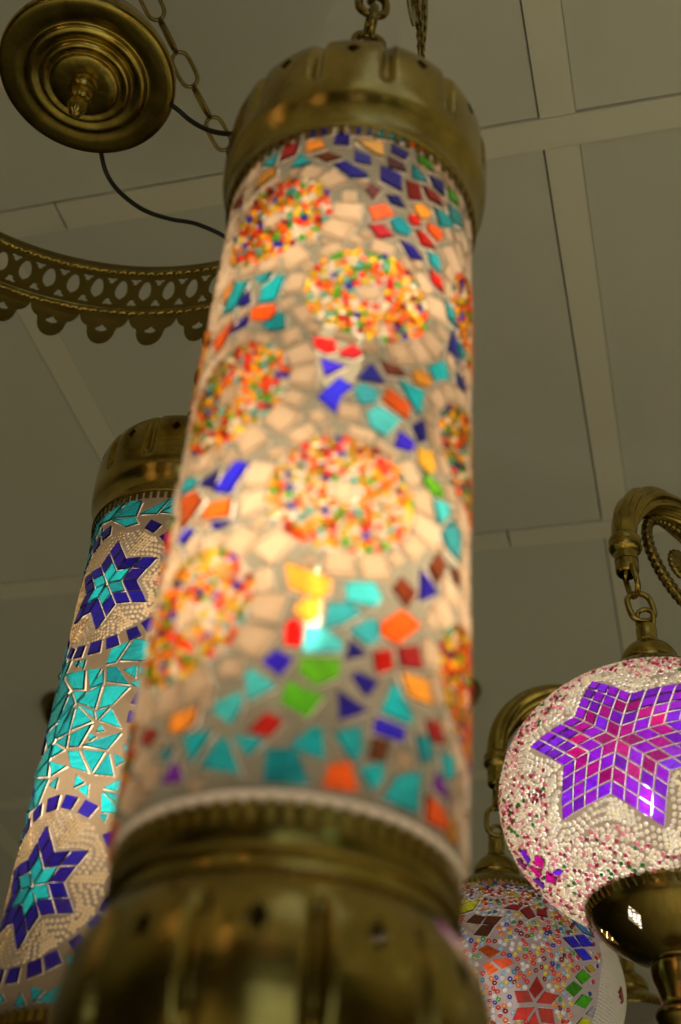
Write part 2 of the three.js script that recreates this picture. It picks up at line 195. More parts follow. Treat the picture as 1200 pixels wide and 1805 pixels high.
// the frosted shell wears grout between the pieces: rasterise the pieces' outlines
function groutMap(w, h, grout, fills, discs, toPx, spots = []) {
  const d = new Float32Array(w * h), put = (poly, val) => { const p = poly.map(toPx), y0 = Math.max(0, Math.floor(Math.min(...p.map((q) => q[1])))), y1 = Math.min(h - 1, Math.ceil(Math.max(...p.map((q) => q[1])))); for (let y = y0; y <= y1; y++) { const xs = []; for (let i = 0; i < p.length; i++) { const a = p[i], b = p[(i + 1) % p.length]; if ((a[1] > y + 0.5) !== (b[1] > y + 0.5)) xs.push(a[0] + (y + 0.5 - a[1]) / (b[1] - a[1]) * (b[0] - a[0])); } xs.sort((a, b) => a - b); for (let i = 0; i + 1 < xs.length; i += 2) for (let x = Math.ceil(xs[i]); x < xs[i + 1]; x++) d[y * w + ((x % w) + w) % w] = val; } };
  for (const f of discs) put(f.poly, f.v); for (const f of spots) put(f, 0.97); for (const f of fills) put(f, 1);
  return texture(w, h, (u, v, x, y) => { const k = d[y * w + x], n = 0.86 + 0.14 * (0.5 * n64(u * 64, v * 64) + 0.5 * n256(u * 256, v * 256)); return k >= 0.97 ? [0.96, 0.96, 0.95] : k > 0 ? [k * n, k * n * 0.97, k * n * 0.92] : [grout[0] * n, grout[1] * n, grout[2] * n]; });
}
// no grout lies under a bead: it is glued straight to the glass
const beadSpots = (shell, list, share = 0.95) => list.filter((b) => b.st).map((b) => { const r = b.r * share, [s, t] = b.st; return [...Array(8).keys()].map((k) => { const x = r * Math.cos(k * TAU / 8), y = r * Math.sin(k * TAU / 8); return shell.kind === 'tube' ? [(s * D2R * shell.R + x) * 1000, t + y * 1000] : [s + x / (shell.a * Math.cos(t * D2R)) / D2R, t + y / shell.b / D2R]; }); });
function shellGeo(shell, t0, t1, uvT, nu = 128, nv = 48) {   // uv: u = (s + 180) / 360, v = uvT(t)
  const P = [], N = [], UV = [], I = []; for (let j = 0; j <= nv; j++) for (let i = 0; i <= nu; i++) { const s = -180 + 360 * i / nu, t = t0 + (t1 - t0) * j / nv, p = shell.at(s, t), n = shell.normal(s, t); P.push(p.x, p.y, p.z); N.push(n.x, n.y, n.z); UV.push(i / nu, uvT(t)); }
  for (let j = 0; j < nv; j++) for (let i = 0; i < nu; i++) { const a = j * (nu + 1) + i; I.push(a, a + 1, a + nu + 1, a + 1, a + nu + 2, a + nu + 1); }
  const g = new THREE.BufferGeometry(); g.setAttribute('position', new THREE.Float32BufferAttribute(P, 3)); g.setAttribute('normal', new THREE.Float32BufferAttribute(N, 3)); g.setAttribute('uv', new THREE.Float32BufferAttribute(UV, 2)); g.setIndex(I); return g;
}
// put glass pieces on a shell: each piece {poly: [[s, t]...], color}; those in view become parts, the rest one joined part
function layTiles(parent, shell, pieces, seen, rnd, h = 0.0016) {
  const rear = [];
  for (const { poly, color } of pieces) {
    const [cs, ct] = mid(poly), n = shell.normal(cs, ct), mat = color === 'cream' ? creamGlass[Math.floor(rnd() * 3)] : null;
    const pts = poly.map(([s, t]) => shell.at(s, t)), c = V(0, 0, 0); for (const p of pts) c.add(p); c.divideScalar(pts.length);
    n.userData_belly = Math.max(0, shell.at(cs, ct).sub(c).dot(n)) + 0.00012;
    const g = tile(pts, n, h * (0.85 + 0.3 * rnd()), color === 'cream' ? 0.0006 : 0, color !== 'cream', rnd);
    if (seen(cs, ct)) part(parent, color === 'cream' ? 'cream_tessera' : color + '_tessera', g, mat ?? glass(color, Math.floor(rnd() * 4))); else rear.push(tinted(g, color === 'cream' ? [0.6, 0.52, 0.42] : GLASS[color]));
  }
  if (rear.length) part(parent, 'rear_mosaic', mergeGeometries(rear), mixedGlass, 'stuff');
}
function bulb(parent, y, r, len, mat, rgb, power, dx = 0) {
  const base = parent.position, b = part(parent, 'light_bulb', lathe([[0, -len * 0.5], [r * 0.62, -len * 0.46], [r, -len * 0.12], [r * 0.86, len * 0.18], [r * 0.3, len * 0.44], [0, len * 0.5]], 20, 20), mat); b.position.set(dx, y, 0); b.castShadow = false;
  const l = new THREE.PointLight(new THREE.Color().setRGB(...rgb), power); l.position.set(base.x + dx, base.y + y, base.z); l.shadow.radius = r * 0.8 / 0.02; l.castShadow = true; scene.add(l);
}
// a six-pointed star of rhombs: tip radius T mm, n cells along each side, first tip at bearing deg
function starPieces(T, n, bearing, gap, colorOf) {
  const out = [], L = T / Math.sqrt(3);
  for (let k = 0; k < 6; k++) { const a = (bearing + 60 * k - 30) * D2R, b = (bearing + 60 * k + 30) * D2R; for (let i = 0; i < n; i++) for (let j = 0; j < n; j++) { const f = (x, y) => [L * (x * Math.cos(a) + y * Math.cos(b)) / n, L * (x * Math.sin(a) + y * Math.sin(b)) / n]; const g = gap / (L / n) / 0.866 / 2; out.push({ poly: [f(i + g, j + g), f(i + 1 - g, j + g), f(i + 1 - g, j + 1 - g), f(i + g, j + 1 - g)], color: colorOf(i, j, k) }); } }
  return out;
}
const starEdge = (T, bearing, a) => { const x = (((a / D2R - bearing) % 60) + 60) % 60 - 30, q = Math.abs(Math.abs(x) - 30); /* 0 at a tip, 30 at a notch */ const L = T / Math.sqrt(3); return T * L * Math.sin(30 * D2R) / (L * Math.sin((30 - q) * D2R) + T * Math.sin(q * D2R)); };
const pick = (r, list) => { let x = r() * list.reduce((s, a) => s + a[0], 0); for (const [w, c] of list) if ((x -= w) <= 0) return c; return list[0][1]; };

// ───────────────────────── brass fittings of the tube lamps ─────────────────────────
const smooth = (x) => x <= 0 ? 0 : x >= 1 ? 1 : x * x * (3 - 2 * x);
function flutes(prof, yc, half, phase, depth) { return (a, t) => { const y = prof(t)[1], x = (((a / D2R - phase) % 30) + 45) % 30 - 15; const across = Math.abs(x) * D2R * 66; return depth * (1 - smooth(across / 4.2)) * (1 - smooth((Math.abs(y - yc) - half * 0.55) / (half * 0.45))); }; }
function rowOf(prof, y, nv, from = 0) { let best = from; for (let j = from; j < nv; j++) if (Math.abs(prof(j / nv)[1] - y) < Math.abs(prof(best / nv)[1] - y)) best = j; return best; }
const capProf = profile([[0.0622, 0.357], [0.0634, 0.3595], [0.0636, 0.365], [0.0652, 0.372], [0.0685, 0.381], [0.0694, 0.395], [0.0694, 0.408], [0.0686, 0.419], [0.0658, 0.4285], [0.059, 0.436], [0.046, 0.441], [0.026, 0.444], [0.012, 0.446], [0.0078, 0.45], [0.0072, 0.46], [0.0002, 0.462]]);
const bowlProf = profile([[0.0588, 0.004], [0.0583, -0.006], [0.0576, -0.013], [0.0579, -0.0185], [0.0612, -0.0235], [0.066, -0.032], [0.069, -0.043], [0.0697, -0.054], [0.068, -0.069], [0.0615, -0.086], [0.049, -0.1], [0.032, -0.109], [0.017, -0.114], [0.0105, -0.121], [0.0125, -0.129], [0.0085, -0.138], [0.0002, -0.142]]);
const NU = 360, NV = 96, twelve = [...Array(12).keys()];
const capGeo = revolve(capProf, NU, NV, { dent: flutes(capProf, 0.413, 0.026, -3, 0.005), holes: twelve.map((k) => ({ i: (12 + 30 * k) % 360, j: rowOf(capProf, 0.4165, NV), k: 3 })), uRep: 3, vRep: 1 });
const bowlGeo = revolve((t) => bowlProf(1 - t), NU, NV, { dent: flutes((t) => bowlProf(1 - t), -0.05, 0.024, -3, 0.005), holes: twelve.map((k) => ({ i: (12 + 30 * k) % 360, j: rowOf((t) => bowlProf(1 - t), -0.04, NV), k: 3 })), uRep: 3, vRep: 1 });
const teeth = (r, y, h, n) => { const g = []; for (let k = 0; k < n; k++) { const b = new THREE.BoxGeometry(TAU * r / n * 0.55, h, 0.0016); b.translate(0, y, r); b.rotateY(k / n * TAU); g.push(b); } return mergeGeometries(g); };
const capTeeth = teeth(0.0625, 0.3545, 0.006, 72), bowlTeeth = teeth(0.0592, -0.0015, 0.0075, 64);
const rimGeo = new THREE.TorusGeometry(0.0588, 0.0011, 8, 96).rotateX(Math.PI / 2), capRim = new THREE.TorusGeometry(0.0632, 0.0012, 8, 96).rotateX(Math.PI / 2);
const plateGeo = new THREE.CylinderGeometry(0.0565, 0.0565, 0.002, 64);
function tubeFittings(lamp, up) {
  const cap = part(lamp, 'top_cap', capGeo, brass); cap.position.y = up;
  part(cap, 'crown_trim', capTeeth, brassDark); part(cap, 'rolled_rim', capRim, brass).position.y = 0.3585;
  part(cap, 'hanging_eye', linkGeo(0.022, 0.017, 0.002), brass).position.y = 0.468;
  const bowl = part(lamp, 'bottom_cap', bowlGeo, brass);
  part(bowl, 'crown_trim', bowlTeeth, brass); part(bowl, 'rolled_rim', rimGeo, brass).position.y = -0.0125;
  part(lamp, 'socket_plate', plateGeo, whitePaint).position.y = 0.006; part(lamp, 'socket_plate', plateGeo, whitePaint).position.y = 0.372 + up;
}
const stem = (lamp, y0, y1) => part(lamp, 'lamp_holder', new THREE.CylinderGeometry(0.009, 0.011, y1 - y0, 20).translate(0, (y0 + y1) / 2, 0), whitePaint);

// ───────────────────────── 1: the large tube lamp of medallions ─────────────────────────
const MAIN = [-0.1347, 1.745, -0.411];
{
  const lamp = thing('mosaic_tube_lamp', 'large blurred tube lamp with round bead medallions and scattered orange, blue and teal glass', 'lamp', MAIN);
  const rnd = mulberry(101), shell = tubeShell(0.06), per = 360 * D2R * 60, lay = new Layout(per), pieces = [], F = shell.flat;
  const data = 'navy -6.9,360.9 6.3,362.7 6.3,353.5 -6.5,352.5;cream 6.9,362.6 10.8,363.0 13.0,353.2 8.6,353.3;navy 11.9,361.9 22.6,362.4 23.7,353.2 13.6,352.6;teal 25.5,359.9 37.1,365.1 39.1,356.3 25.9,352.0;orange 39.7,362.9 54.9,365.5 56.7,359.2 41.2,354.9;wine -24.1,366.9 -10.8,363.0 -10.2,356.5 -22.9,356.6;wine -17.1,355.0 -9.1,350.8 -10.8,342.8 -18.9,342.3;gold -6.7,351.0 1.2,350.0 4.0,341.9 -5.3,341.0;navy 7.0,352.0 14.2,352.3 14.5,343.3 6.7,344.5;gold 15.6,347.0 29.0,350.9 29.9,337.9 24.8,339.7;navy 32.5,351.1 41.9,348.4 40.4,342.4 32.3,344.0;teal -31.3,349.4 -20.4,351.1 -21.9,341.7;teal -7.7,342.1 -1.6,331.2 -12.2,331.5;brown -1.5,336.5 5.1,338.8 12.0,333.4 4.5,331.1;navy 16.2,340.1 24.0,336.5 24.8,330.0 16.5,330.8;brown 31.0,340.0 39.3,338.7 40.8,332.9 31.9,332.1;green 44.9,350.9 53.0,352.4 55.5,346.0 46.8,345.6;navy 12.1,331.5 23.5,321.9 24.1,319.7 16.1,318.4 7.5,327.8;navy 28.0,331.2 38.5,329.4 39.3,316.7 28.2,319.9;teal 43.2,342.0 52.0,334.8 44.0,331.5;gold -29.3,341.5 -19.5,338.8 -19.4,331.9 -33.5,330.4;navy 52.2,340.7 61.3,344.4 62.9,335.5 56.5,335.4;wine 40.1,327.6 47.7,329.5 49.4,318.5 42.7,314.1;wine 48.7,329.7 57.4,331.5 61.7,325.7 52.4,322.7;brown 25.0,316.8 29.9,313.2 27.0,304.6 22.1,311.2;navy 31.7,310.4 37.9,313.0 41.4,306.2 34.2,304.9;orange 24.1,297.6 32.0,304.5 36.8,297.7 27.2,288.6;gold 44.1,310.0 49.1,316.9 54.8,314.8 53.6,308.1 48.8,303.9;teal 33.6,293.3 39.0,299.5 45.3,293.0 43.7,287.3 37.2,286.5;red 43.1,303.8 47.5,305.4 49.6,300.0 45.2,296.4 42.4,299.7;teal 55.4,319.1 67.4,323.5 69.5,318.6 61.3,310.3;red 24.8,285.4 31.6,288.7 36.8,282.3 29.9,277.5;red 45.9,294.8 51.8,296.9 58.1,289.7 50.1,286.3;orange 52.2,305.0 59.7,307.7 63.1,305.9 60.0,297.2 51.7,299.1;navy 38.6,281.6 45.7,282.7 51.7,276.9 44.8,272.7;green 64.0,344.5 72.3,346.8 74.9,342.3 67.0,338.4;teal 65.2,332.4 76.4,338.3 79.5,330.7 68.4,322.8;wine -50.7,343.9 -41.9,339.1 -42.1,329.7 -55.1,341.6;teal 52.6,285.5 60.3,287.3 61.7,277.1 55.0,278.7;red 54.4,273.8 61.5,273.4 63.8,265.2 56.1,266.5;teal 63.5,262.3 71.3,261.8 75.0,253.0 66.4,253.4;gold -44.2,268.1 -35.1,268.1 -35.4,259.6 -42.9,258.1;teal -34.9,267.1 -25.1,259.4 -32.9,245.5 -40.9,249.4;navy -31.6,247.8 -24.3,254.0 -22.1,242.4 -28.8,244.7;teal -22.9,259.0 -13.2,258.2 -14.5,253.8 -18.7,252.3;teal -17.8,249.7 -9.8,254.3 -6.7,251.8 -9.8,237.3 -18.4,239.2;orange -21.6,238.8 -8.4,234.2 -8.2,226.9 -11.3,224.2 -21.4,230.5;navy -32.5,229.6 -23.0,236.4 -21.6,229.0 -28.6,229.0;teal -15.4,223.8 -7.4,229.8 -4.4,227.2 -3.5,216.6 -10.7,218.4;orange -45.1,235.0 -29.9,237.3 -31.5,232.8 -40.1,223.1;red 7.4,210.8 16.7,208.8 17.8,202.1 13.9,200.2 8.5,203.9;red 18.1,202.1 23.2,207.7 28.4,203.2 24.7,199.1 18.8,199.3;blue 11.1,197.8 22.0,194.0 13.8,186.9;blue 19.0,188.0 25.6,183.2 21.1,177.9 19.7,166.4 11.3,175.1;navy 30.7,199.3 37.4,189.3 25.3,187.5;brown 33.4,201.5 42.8,202.6 46.5,198.6 37.1,195.0;gold 46.9,201.5 51.1,207.3 59.4,207.0 56.7,199.6 49.5,197.3;teal 55.3,212.1 66.2,224.7 69.3,215.8 59.4,205.2;cyan 27.3,186.9 35.5,184.4 33.8,177.3 28.0,173.4 24.3,180.0;orange 37.4,187.9 48.2,184.0 47.4,174.2 35.2,179.0;teal 41.2,194.3 54.5,195.7 52.6,180.5 48.8,184.4;cyan 33.8,176.5 44.8,173.4 38.7,160.7 32.0,163.0 29.7,169.7;navy 54.6,181.2 56.7,170.1 53.8,166.6 48.6,173.2;blue 43.7,167.2 51.3,165.7 50.3,159.6 41.4,157.1;navy 67.0,232.5 71.6,250.2 75.3,242.4 76.8,231.8;teal 75.1,247.3 84.3,247.2 80.9,238.6;navy 74.4,225.5 84.7,231.2 84.9,222.7 77.0,220.2;blue -16.7,147.9 -10.1,144.0 -17.4,130.8 -25.7,135.7;navy -23.5,147.2 -26.1,137.7 -36.6,145.6;teal -47.8,158.3 -37.2,150.6 -39.0,146.5 -51.2,151.7;orange -49.3,149.2 -36.5,143.7 -28.9,133.8 -36.9,129.7 -43.1,127.7;orange -27.8,131.3 -15.2,127.9 -15.2,119.2 -30.2,124.5;navy -24.6,120.9 -12.0,115.8 -22.4,115.2;blue -43.9,122.8 -36.8,125.5 -32.0,120.6 -39.4,117.5;gold 51.4,162.6 59.8,167.0 62.1,157.8 58.7,153.1 51.7,154.8;green 54.5,151.6 61.0,152.6 67.0,150.7 66.2,146.3 59.7,144.6 54.7,147.5;cyan 59.8,141.6 68.9,147.3 71.6,142.4 64.9,132.1;cyan 65.0,128.5 74.2,143.1 81.7,141.6 79.7,124.9 68.6,124.4;brown 64.4,119.4 69.8,115.4 64.1,103.1 58.8,107.9;brown 70.7,118.0 81.3,121.4 80.0,111.9;navy 55.2,105.7 65.8,99.9 55.4,89.5;brown 47.3,97.6 54.6,93.5 50.7,84.8 43.8,90.4;gold 6.6,93.7 23.5,87.2 23.1,80.6 19.2,77.8 9.1,81.6;gold 13.9,77.6 20.9,79.6 20.6,70.9 16.9,67.2 11.2,72.3;cyan 27.0,86.8 37.1,90.6 41.2,84.5 38.6,79.3 28.2,78.8;cyan 22.8,77.3 30.0,79.0 34.8,75.5 28.7,69.7 22.3,66.0 21.6,69.3;cyan 28.9,66.7 36.9,74.9 39.9,73.9 40.8,66.3 36.6,63.0;orange 39.5,73.2 48.5,83.6 56.7,80.2 52.3,73.8 47.5,67.1 40.2,68.3;red 9.3,67.1 12.5,70.0 15.8,65.1 15.6,57.8 9.8,57.8;cyan 15.1,66.2 21.0,67.0 28.4,62.7 28.7,57.5 15.4,55.2;blue 7.4,56.7 13.5,52.8 9.9,45.9 3.1,51.3;navy 30.4,63.9 37.0,58.9 29.2,54.7;green 15.0,53.9 28.3,55.1 28.3,47.7 21.3,42.9 15.1,46.8;green 12.4,45.1 16.5,42.1 24.4,39.6 19.8,30.6 10.3,35.7;cyan 0.1,49.6 9.8,41.7 0.5,35.8 -1.7,47.1;cyan -10.1,37.6 -1.5,40.8 -0.6,34.9 -3.6,27.7 -11.3,34.3;red 38.3,61.3 45.2,64.9 46.5,57.0 40.1,52.5;wine 46.9,66.5 56.0,71.9 58.5,62.9 49.1,59.4;gold 47.7,56.9 60.9,60.0 63.9,50.7 51.5,48.7;navy 33.2,51.5 41.3,49.9 37.9,42.6 31.3,48.5;navy 27.6,43.3 38.7,37.5 28.9,31.4;teal 46.3,53.2 55.0,42.4 53.2,38.3 41.4,38.2;blue 40.4,36.3 52.0,36.6 51.6,30.7 39.3,30.0;gold -27.6,38.6 -15.8,37.8 -16.0,31.3 -22.3,28.4 -29.2,32.0;red 6.8,32.4 12.8,28.8 8.7,22.7 1.2,25.1;wine -40.3,38.6 -32.7,34.0 -36.8,29.7 -43.9,34.2;teal -21.6,28.1 -8.7,27.3 -15.9,15.7;teal -7.2,23.9 -4.0,23.1 2.0,9.1 -12.8,13.8;teal -3.4,24.4 8.2,22.1 2.8,15.4;teal 7.7,18.4 17.3,19.8 22.1,6.9 7.9,6.8;teal 14.9,20.9 21.4,28.0 24.3,27.9 26.0,16.3 19.3,18.0;teal 26.8,26.6 35.9,31.6 37.4,23.1 34.7,16.7;brown 40.2,29.2 46.3,29.1 45.0,20.6 39.1,20.3;wine 59.2,43.9 66.3,46.4 70.8,39.8 64.1,36.7;teal 55.3,35.9 62.4,38.3 64.6,31.1 59.1,26.0;teal 68.4,36.1 76.8,39.0 78.3,31.4 71.6,26.5;orange 27.0,15.4 33.6,18.1 36.8,7.4 25.3,6.9;teal 35.8,15.9 43.9,20.8 44.7,15.4 41.3,9.3;teal 49.1,18.2 59.2,23.8 57.7,7.4 43.0,7.1;violet -21.8,19.0 -17.6,10.5 -27.8,12.1;violet 66.9,27.6 75.0,20.2 64.6,20.7;orange 61.6,17.0 71.9,15.2 73.2,8.0 60.6,6.5;gold 73.0,14.6 81.0,15.4 80.4,6.7 71.2,6.0;teal -30.9,26.1 -23.5,24.7 -26.4,18.7';
  const front = data.split(';').map((l) => { const [color, ...p] = l.split(' '); return { color, poly: p.map((q) => q.split(',').map(Number)) }; });
  for (const f of front) { const c = mid(f.poly); f.poly = f.poly.map((p) => [c[0] + (p[0] - c[0]) * 0.97, c[1] + (p[1] - c[1]) * 0.97]); pieces.push(f); lay.add(f.poly.map((p) => F(...p))); }
  const med = [[-17, 296], [28.3, 240.5], [-26, 188], [24.5, 128], [-28.5, 79], [96, 274], [90, 184], [93, 72], [-78, 240], [-80, 130], [-76, 30], [144, 232], [145, 126], [-164, 296], [-164, 186], [-164, 76], [-121, 318], [-121, 186], [-121, 84]];
  const discs = [];
  for (const [s, v] of med) { const c = F(s, v), poly = [...Array(20).keys()].map((k) => [c[0] + 27.4 * Math.cos(k / 20 * TAU), c[1] + 27.4 * Math.sin(k / 20 * TAU)]); discs.push({ c, poly, s, v }); }
  for (const d of discs) lay.items.push({ poly: d.poly, c: d.c, r: 27.4 });
  // coloured pieces on the far side: the near ones turned half way round
  for (const f of front) { const poly = f.poly.map(([s, t]) => [wrapDeg(s + 163), t]); if (Math.max(...poly.map((p) => p[0])) - Math.min(...poly.map((p) => p[0])) > 90) continue; const q = poly.map((p) => F(...p)); if (lay.free(q, 0.6)) { lay.add(q); pieces.push({ color: f.color, poly }); } }
  // cream pieces fanned round every medallion, then cream pieces wherever there is room
  const cream = (q) => { if (q.some((p) => p[1] < 6 || p[1] > 358) || !lay.free(q, 0.55)) return false; lay.add(q); pieces.push({ color: 'cream', poly: q.map((p) => shell.from(...p)) }); return true; };
  for (const d of discs) { const N = 17, o = rnd() * TAU; for (let k = 0; k < N; k++) { const j = (rnd() - 0.5) * 0.05, a0 = o + (k + 0.035) / N * TAU + j, a1 = o + (k + 0.965) / N * TAU + j; for (const len of [13, 10.5, 8, 6, 4]) { const r0 = 28.6, r1 = r0 + len, P = (a, r) => [d.c[0] + r * Math.cos(a), d.c[1] + r * Math.sin(a)]; if (cream([P(a0, r0), P(a1, r0 + (rnd() - 0.5)), P(a1 - 0.02, r1 + (rnd() - 0.5)), P(a0 + 0.02, r1)])) break; } } }
  for (const [size, tries] of [[11, 9000], [8.5, 12000], [6, 14000], [4.4, 9000]]) for (let k = 0; k < tries; k++) { const x = (rnd() - 0.5) * per, y = 8 + rnd() * 348, a = rnd() * TAU, w = size * (0.85 + 0.4 * rnd()) / 2, h = size * (0.75 + 0.3 * rnd()) / 2; cream([[-w, -h], [w, -h * (0.8 + rnd() * 0.4)], [w * (0.7 + 0.5 * rnd()), h], [-w, h]].map(([u, v]) => [x + u * Math.cos(a) - v * Math.sin(a), y + u * Math.sin(a) + v * Math.cos(a)])); }
  const allBeads = [];
  layTiles(lamp, shell, pieces, (s) => Math.abs(wrapDeg(s - 18)) < 97, rnd);
  const bright = [[15, [0.85, 0.025, 0.006]], [18, [1, 0.16, 0.012]], [24, [1, 0.46, 0.015]], [12, [0.97, 0.9, 0.7]], [9, [0.08, 0.45, 0.02]], [6, [0.5, 0.42, 0.012]], [5, [0.02, 0.02, 0.5]], [6, [0.12, 0.5, 0.45]], [4, [0.28, 0.01, 0.01]], [11, [0.98, 0.75, 0.03]]];
  for (const d of discs) {
    const b = new Beads(0.0029), list = [];
    for (let k = 0; k < 5200; k++) { const r = Math.sqrt(rnd() * (27 * 27 - 49) + 49), a = rnd() * TAU, [s, t] = shell.from(d.c[0] + r * Math.cos(a), d.c[1] + r * Math.sin(a)); if (t < 5 || t > 357) continue; const p = shell.at(s, t); b.put(p, shell.normal(s, t), 0.0019, pick(rnd, bright), undefined, [s, t]); }
    allBeads.push(...b.list);
    drawBeads(lamp, 'bead_medallion', b.list, beadGlass, rnd);
    if (d.v > 10 && d.v < 350) { const q = [...Array(6).keys()].map((k) => shell.from(d.c[0] + 5.6 * Math.cos(k / 6 * TAU + 0.3), d.c[1] + 5.4 * Math.sin(k / 6 * TAU + 0.3))); layTiles(lamp, shell, [{ poly: q, color: 'cream' }], () => true, rnd); }
  }
  const H = 375, px = (p) => [(p[0] / per + 0.5) * 1536, p[1] / H * 1536];
  const map = groutMap(1536, 1536, [0.19, 0.2, 0.17], [...pieces.map((p) => p.poly.map((q) => F(...q))), ...discs.map((d) => [...Array(12).keys()].map((k) => [d.c[0] + 5.5 * Math.cos(k / 12 * TAU), d.c[1] + 5.5 * Math.sin(k / 12 * TAU)]))], discs.map((d) => ({ poly: d.poly, v: 0.26 })).concat([{ poly: [[-per / 2, 0.5], [per / 2, 0.5], [per / 2, 5], [-per / 2, 5]], v: 0.95 }]), px, beadSpots(shell, allBeads));
  part(lamp, 'glass_tube', shellGeo(shell, 1, 374, (t) => t / H, 128, 32), shellMat(map, 0.62));
  tubeFittings(lamp, 0);
  bulb(lamp, 0.115, 0.0033, 0.05, bulbWarmMat, LIGHT.bulbWarm, POWER.main); stem(lamp, 0.007, 0.092);
  bulb(lamp, 0.272, 0.0115, 0.05, bulbSoftMat, LIGHT.bulbWarm, POWER.mainUp); stem(lamp, 0.3, 0.371);
}

// ───────────────────────── 2: the blue star tube lamp behind it ─────────────────────────
const SECOND = [-0.3482, 1.8, -0.7203];
{
  const lamp = thing('mosaic_tube_lamp', 'tube lamp with navy stars, turquoise shards and clear bead bands, behind the medallion lamp', 'lamp', SECOND);
  const rnd = mulberry(202), shell = tubeShell(0.06), per = TAU * 60, lay = new Layout(per), pieces = [], F = shell.flat, H = 375, discs = [];
  const stars = [[-17, 292], [-23, 74], [70, 183], [-110, 183], [160, 292], [160, 74], [70, -37], [-110, -37], [70, 403], [-110, 403]];
  const beads = new Beads(0.0023);
  for (const [s, v] of stars) {
    const c = F(s, v), bearing = 88 + rnd() * 4, T = 39, rim = 46.5;
    discs.push({ poly: [...Array(28).keys()].map((k) => [c[0] + 47.5 * Math.cos(k / 28 * TAU), c[1] + 47.5 * Math.sin(k / 28 * TAU)]), v: 0.16 });
    lay.items.push({ poly: discs.at(-1).poly, c, r: 47.5 });
    for (const p of starPieces(T, 2, bearing, 0.9, (i, j) => i + j ? 'navy' : 'turq')) { const q = p.poly.map(([x, y]) => [c[0] + x, c[1] + y]); if (q.every((a) => a[1] > 3 && a[1] < 368)) pieces.push({ poly: q.map((a) => shell.from(...a)), color: p.color }); }
    for (let k = 0; k < 24; k++) { const a = (k + (rnd() - 0.5) * 0.25) / 24 * TAU, w = 4.1 + rnd() * 0.8, P = (da, dr) => { const r = 53 + dr, x = a + da / 53; return [c[0] + r * Math.cos(x), c[1] + r * Math.sin(x)]; }; const tw = (rnd() - 0.5) * 1.6, q = [P(-w + tw, -w), P(w, -w + tw), P(w - tw, w), P(-w, w - tw)]; if (q.every((b) => b[1] > 4 && b[1] < 360) && lay.free(q, 0.5)) { lay.add(q); pieces.push({ poly: q.map((b) => shell.from(...b)), color: 'navy' }); } }
    for (let w = 0; w < 14; w++) { let a = 0; while (a < TAU) { const r0 = starEdge(T, bearing, a) + 1.6, soft = 27 + 11 * (0.5 + 0.5 * Math.cos(6 * (a - bearing * D2R))) + w * 2.5, r = Math.max(r0, soft); if (r < rim) { const [ss, t] = shell.from(c[0] + r * Math.cos(a), c[1] + r * Math.sin(a)); if (t > 3 && t < 368) beads.put(shell.at(ss, t), shell.normal(ss, t), 0.0013, [1, 0.88, 0.64], undefined, [ss, t]); } a += 2.4 / Math.max(r, 20); } }
  }
  // turquoise shards in the fields between
  const nx = 23, ny = 23, cw = per / nx, ch = 366 / ny, J = [...Array((nx) * (ny + 1))].map(() => [(rnd() - 0.5) * cw * 0.72, (rnd() - 0.5) * ch * 0.72]);
  const G = (i, j) => { const o = J[j * nx + ((i % nx) + nx) % nx]; return [-per / 2 + i * cw + (j % 2) * cw * 0.45 + o[0], Math.max(3.5, Math.min(366, 2 + j * ch + o[1]))]; };
  const shard = (q) => { const c = mid(q), s = 0.8 + 0.08 * rnd(), w = (rnd() - 0.5) * 0.16, p = q.map((a) => [c[0] + ((a[0] - c[0]) * Math.cos(w) - (a[1] - c[1]) * Math.sin(w)) * s, c[1] + ((a[0] - c[0]) * Math.sin(w) + (a[1] - c[1]) * Math.cos(w)) * s]); if (lay.free(p, 0.3)) { pieces.push({ poly: p.map((a) => shell.from(...a)), color: rnd() < 0.25 ? 'teal' : 'turq' }); lay.add(p); } };
  for (let j = 0; j < ny; j++) for (let i = 0; i < nx; i++) { const a = G(i, j), b = G(i + 1, j), c = G(i + 1, j + 1), d = G(i, j + 1); const k = rnd(); if (k < 0.3) shard([a, b, c, d]); else if (k < 0.65) { shard([a, b, c]); shard([a, c, d]); } else { shard([a, b, d]); shard([b, c, d]); } }
  for (let k = 0; k < 5000; k++) { const x = (rnd() - 0.5) * per, y = 5 + rnd() * 360, a = rnd() * TAU, r = 3.2 + rnd() * 3, q = [0, 1, 2].map((m) => [x + r * Math.cos(a + m * 2.1 + rnd() * 0.4), y + r * Math.sin(a + m * 2.1)]); if (q.every((p) => p[1] > 3 && p[1] < 368) && lay.free(q, 0.6)) { lay.add(q); pieces.push({ poly: q.map((p) => shell.from(...p)), color: 'turq' }); } }
  const map = groutMap(1536, 1536, [0.15, 0.132, 0.102], pieces.map((p) => p.poly.map((q) => F(...q))), discs, (p) => [(p[0] / per + 0.5) * 1536, p[1] / H * 1536], beadSpots(shell, beads.list, 0.78));
  part(lamp, 'glass_tube', shellGeo(shell, 0, 374, (t) => t / H, 128, 32), shellMat(map, 0.62));
  layTiles(lamp, shell, pieces, (s) => { const d = wrapDeg(s - 26); return d > -96 && d < 60; }, rnd);
  drawBeads(lamp, 'clear_beads', beads.list, beadGlass, rnd, beadGeo, 1);
  tubeFittings(lamp, 0.0125);
  bulb(lamp, 0.14, 0.0041, 0.05, bulbWarmMat, LIGHT.bulbWarm, POWER.second); stem(lamp, 0.007, 0.112);
  bulb(lamp, 0.285, 0.01, 0.05, bulbSoftMat, LIGHT.bulbWarm, POWER.second * 0.6); stem(lamp, 0.312, 0.38);
}

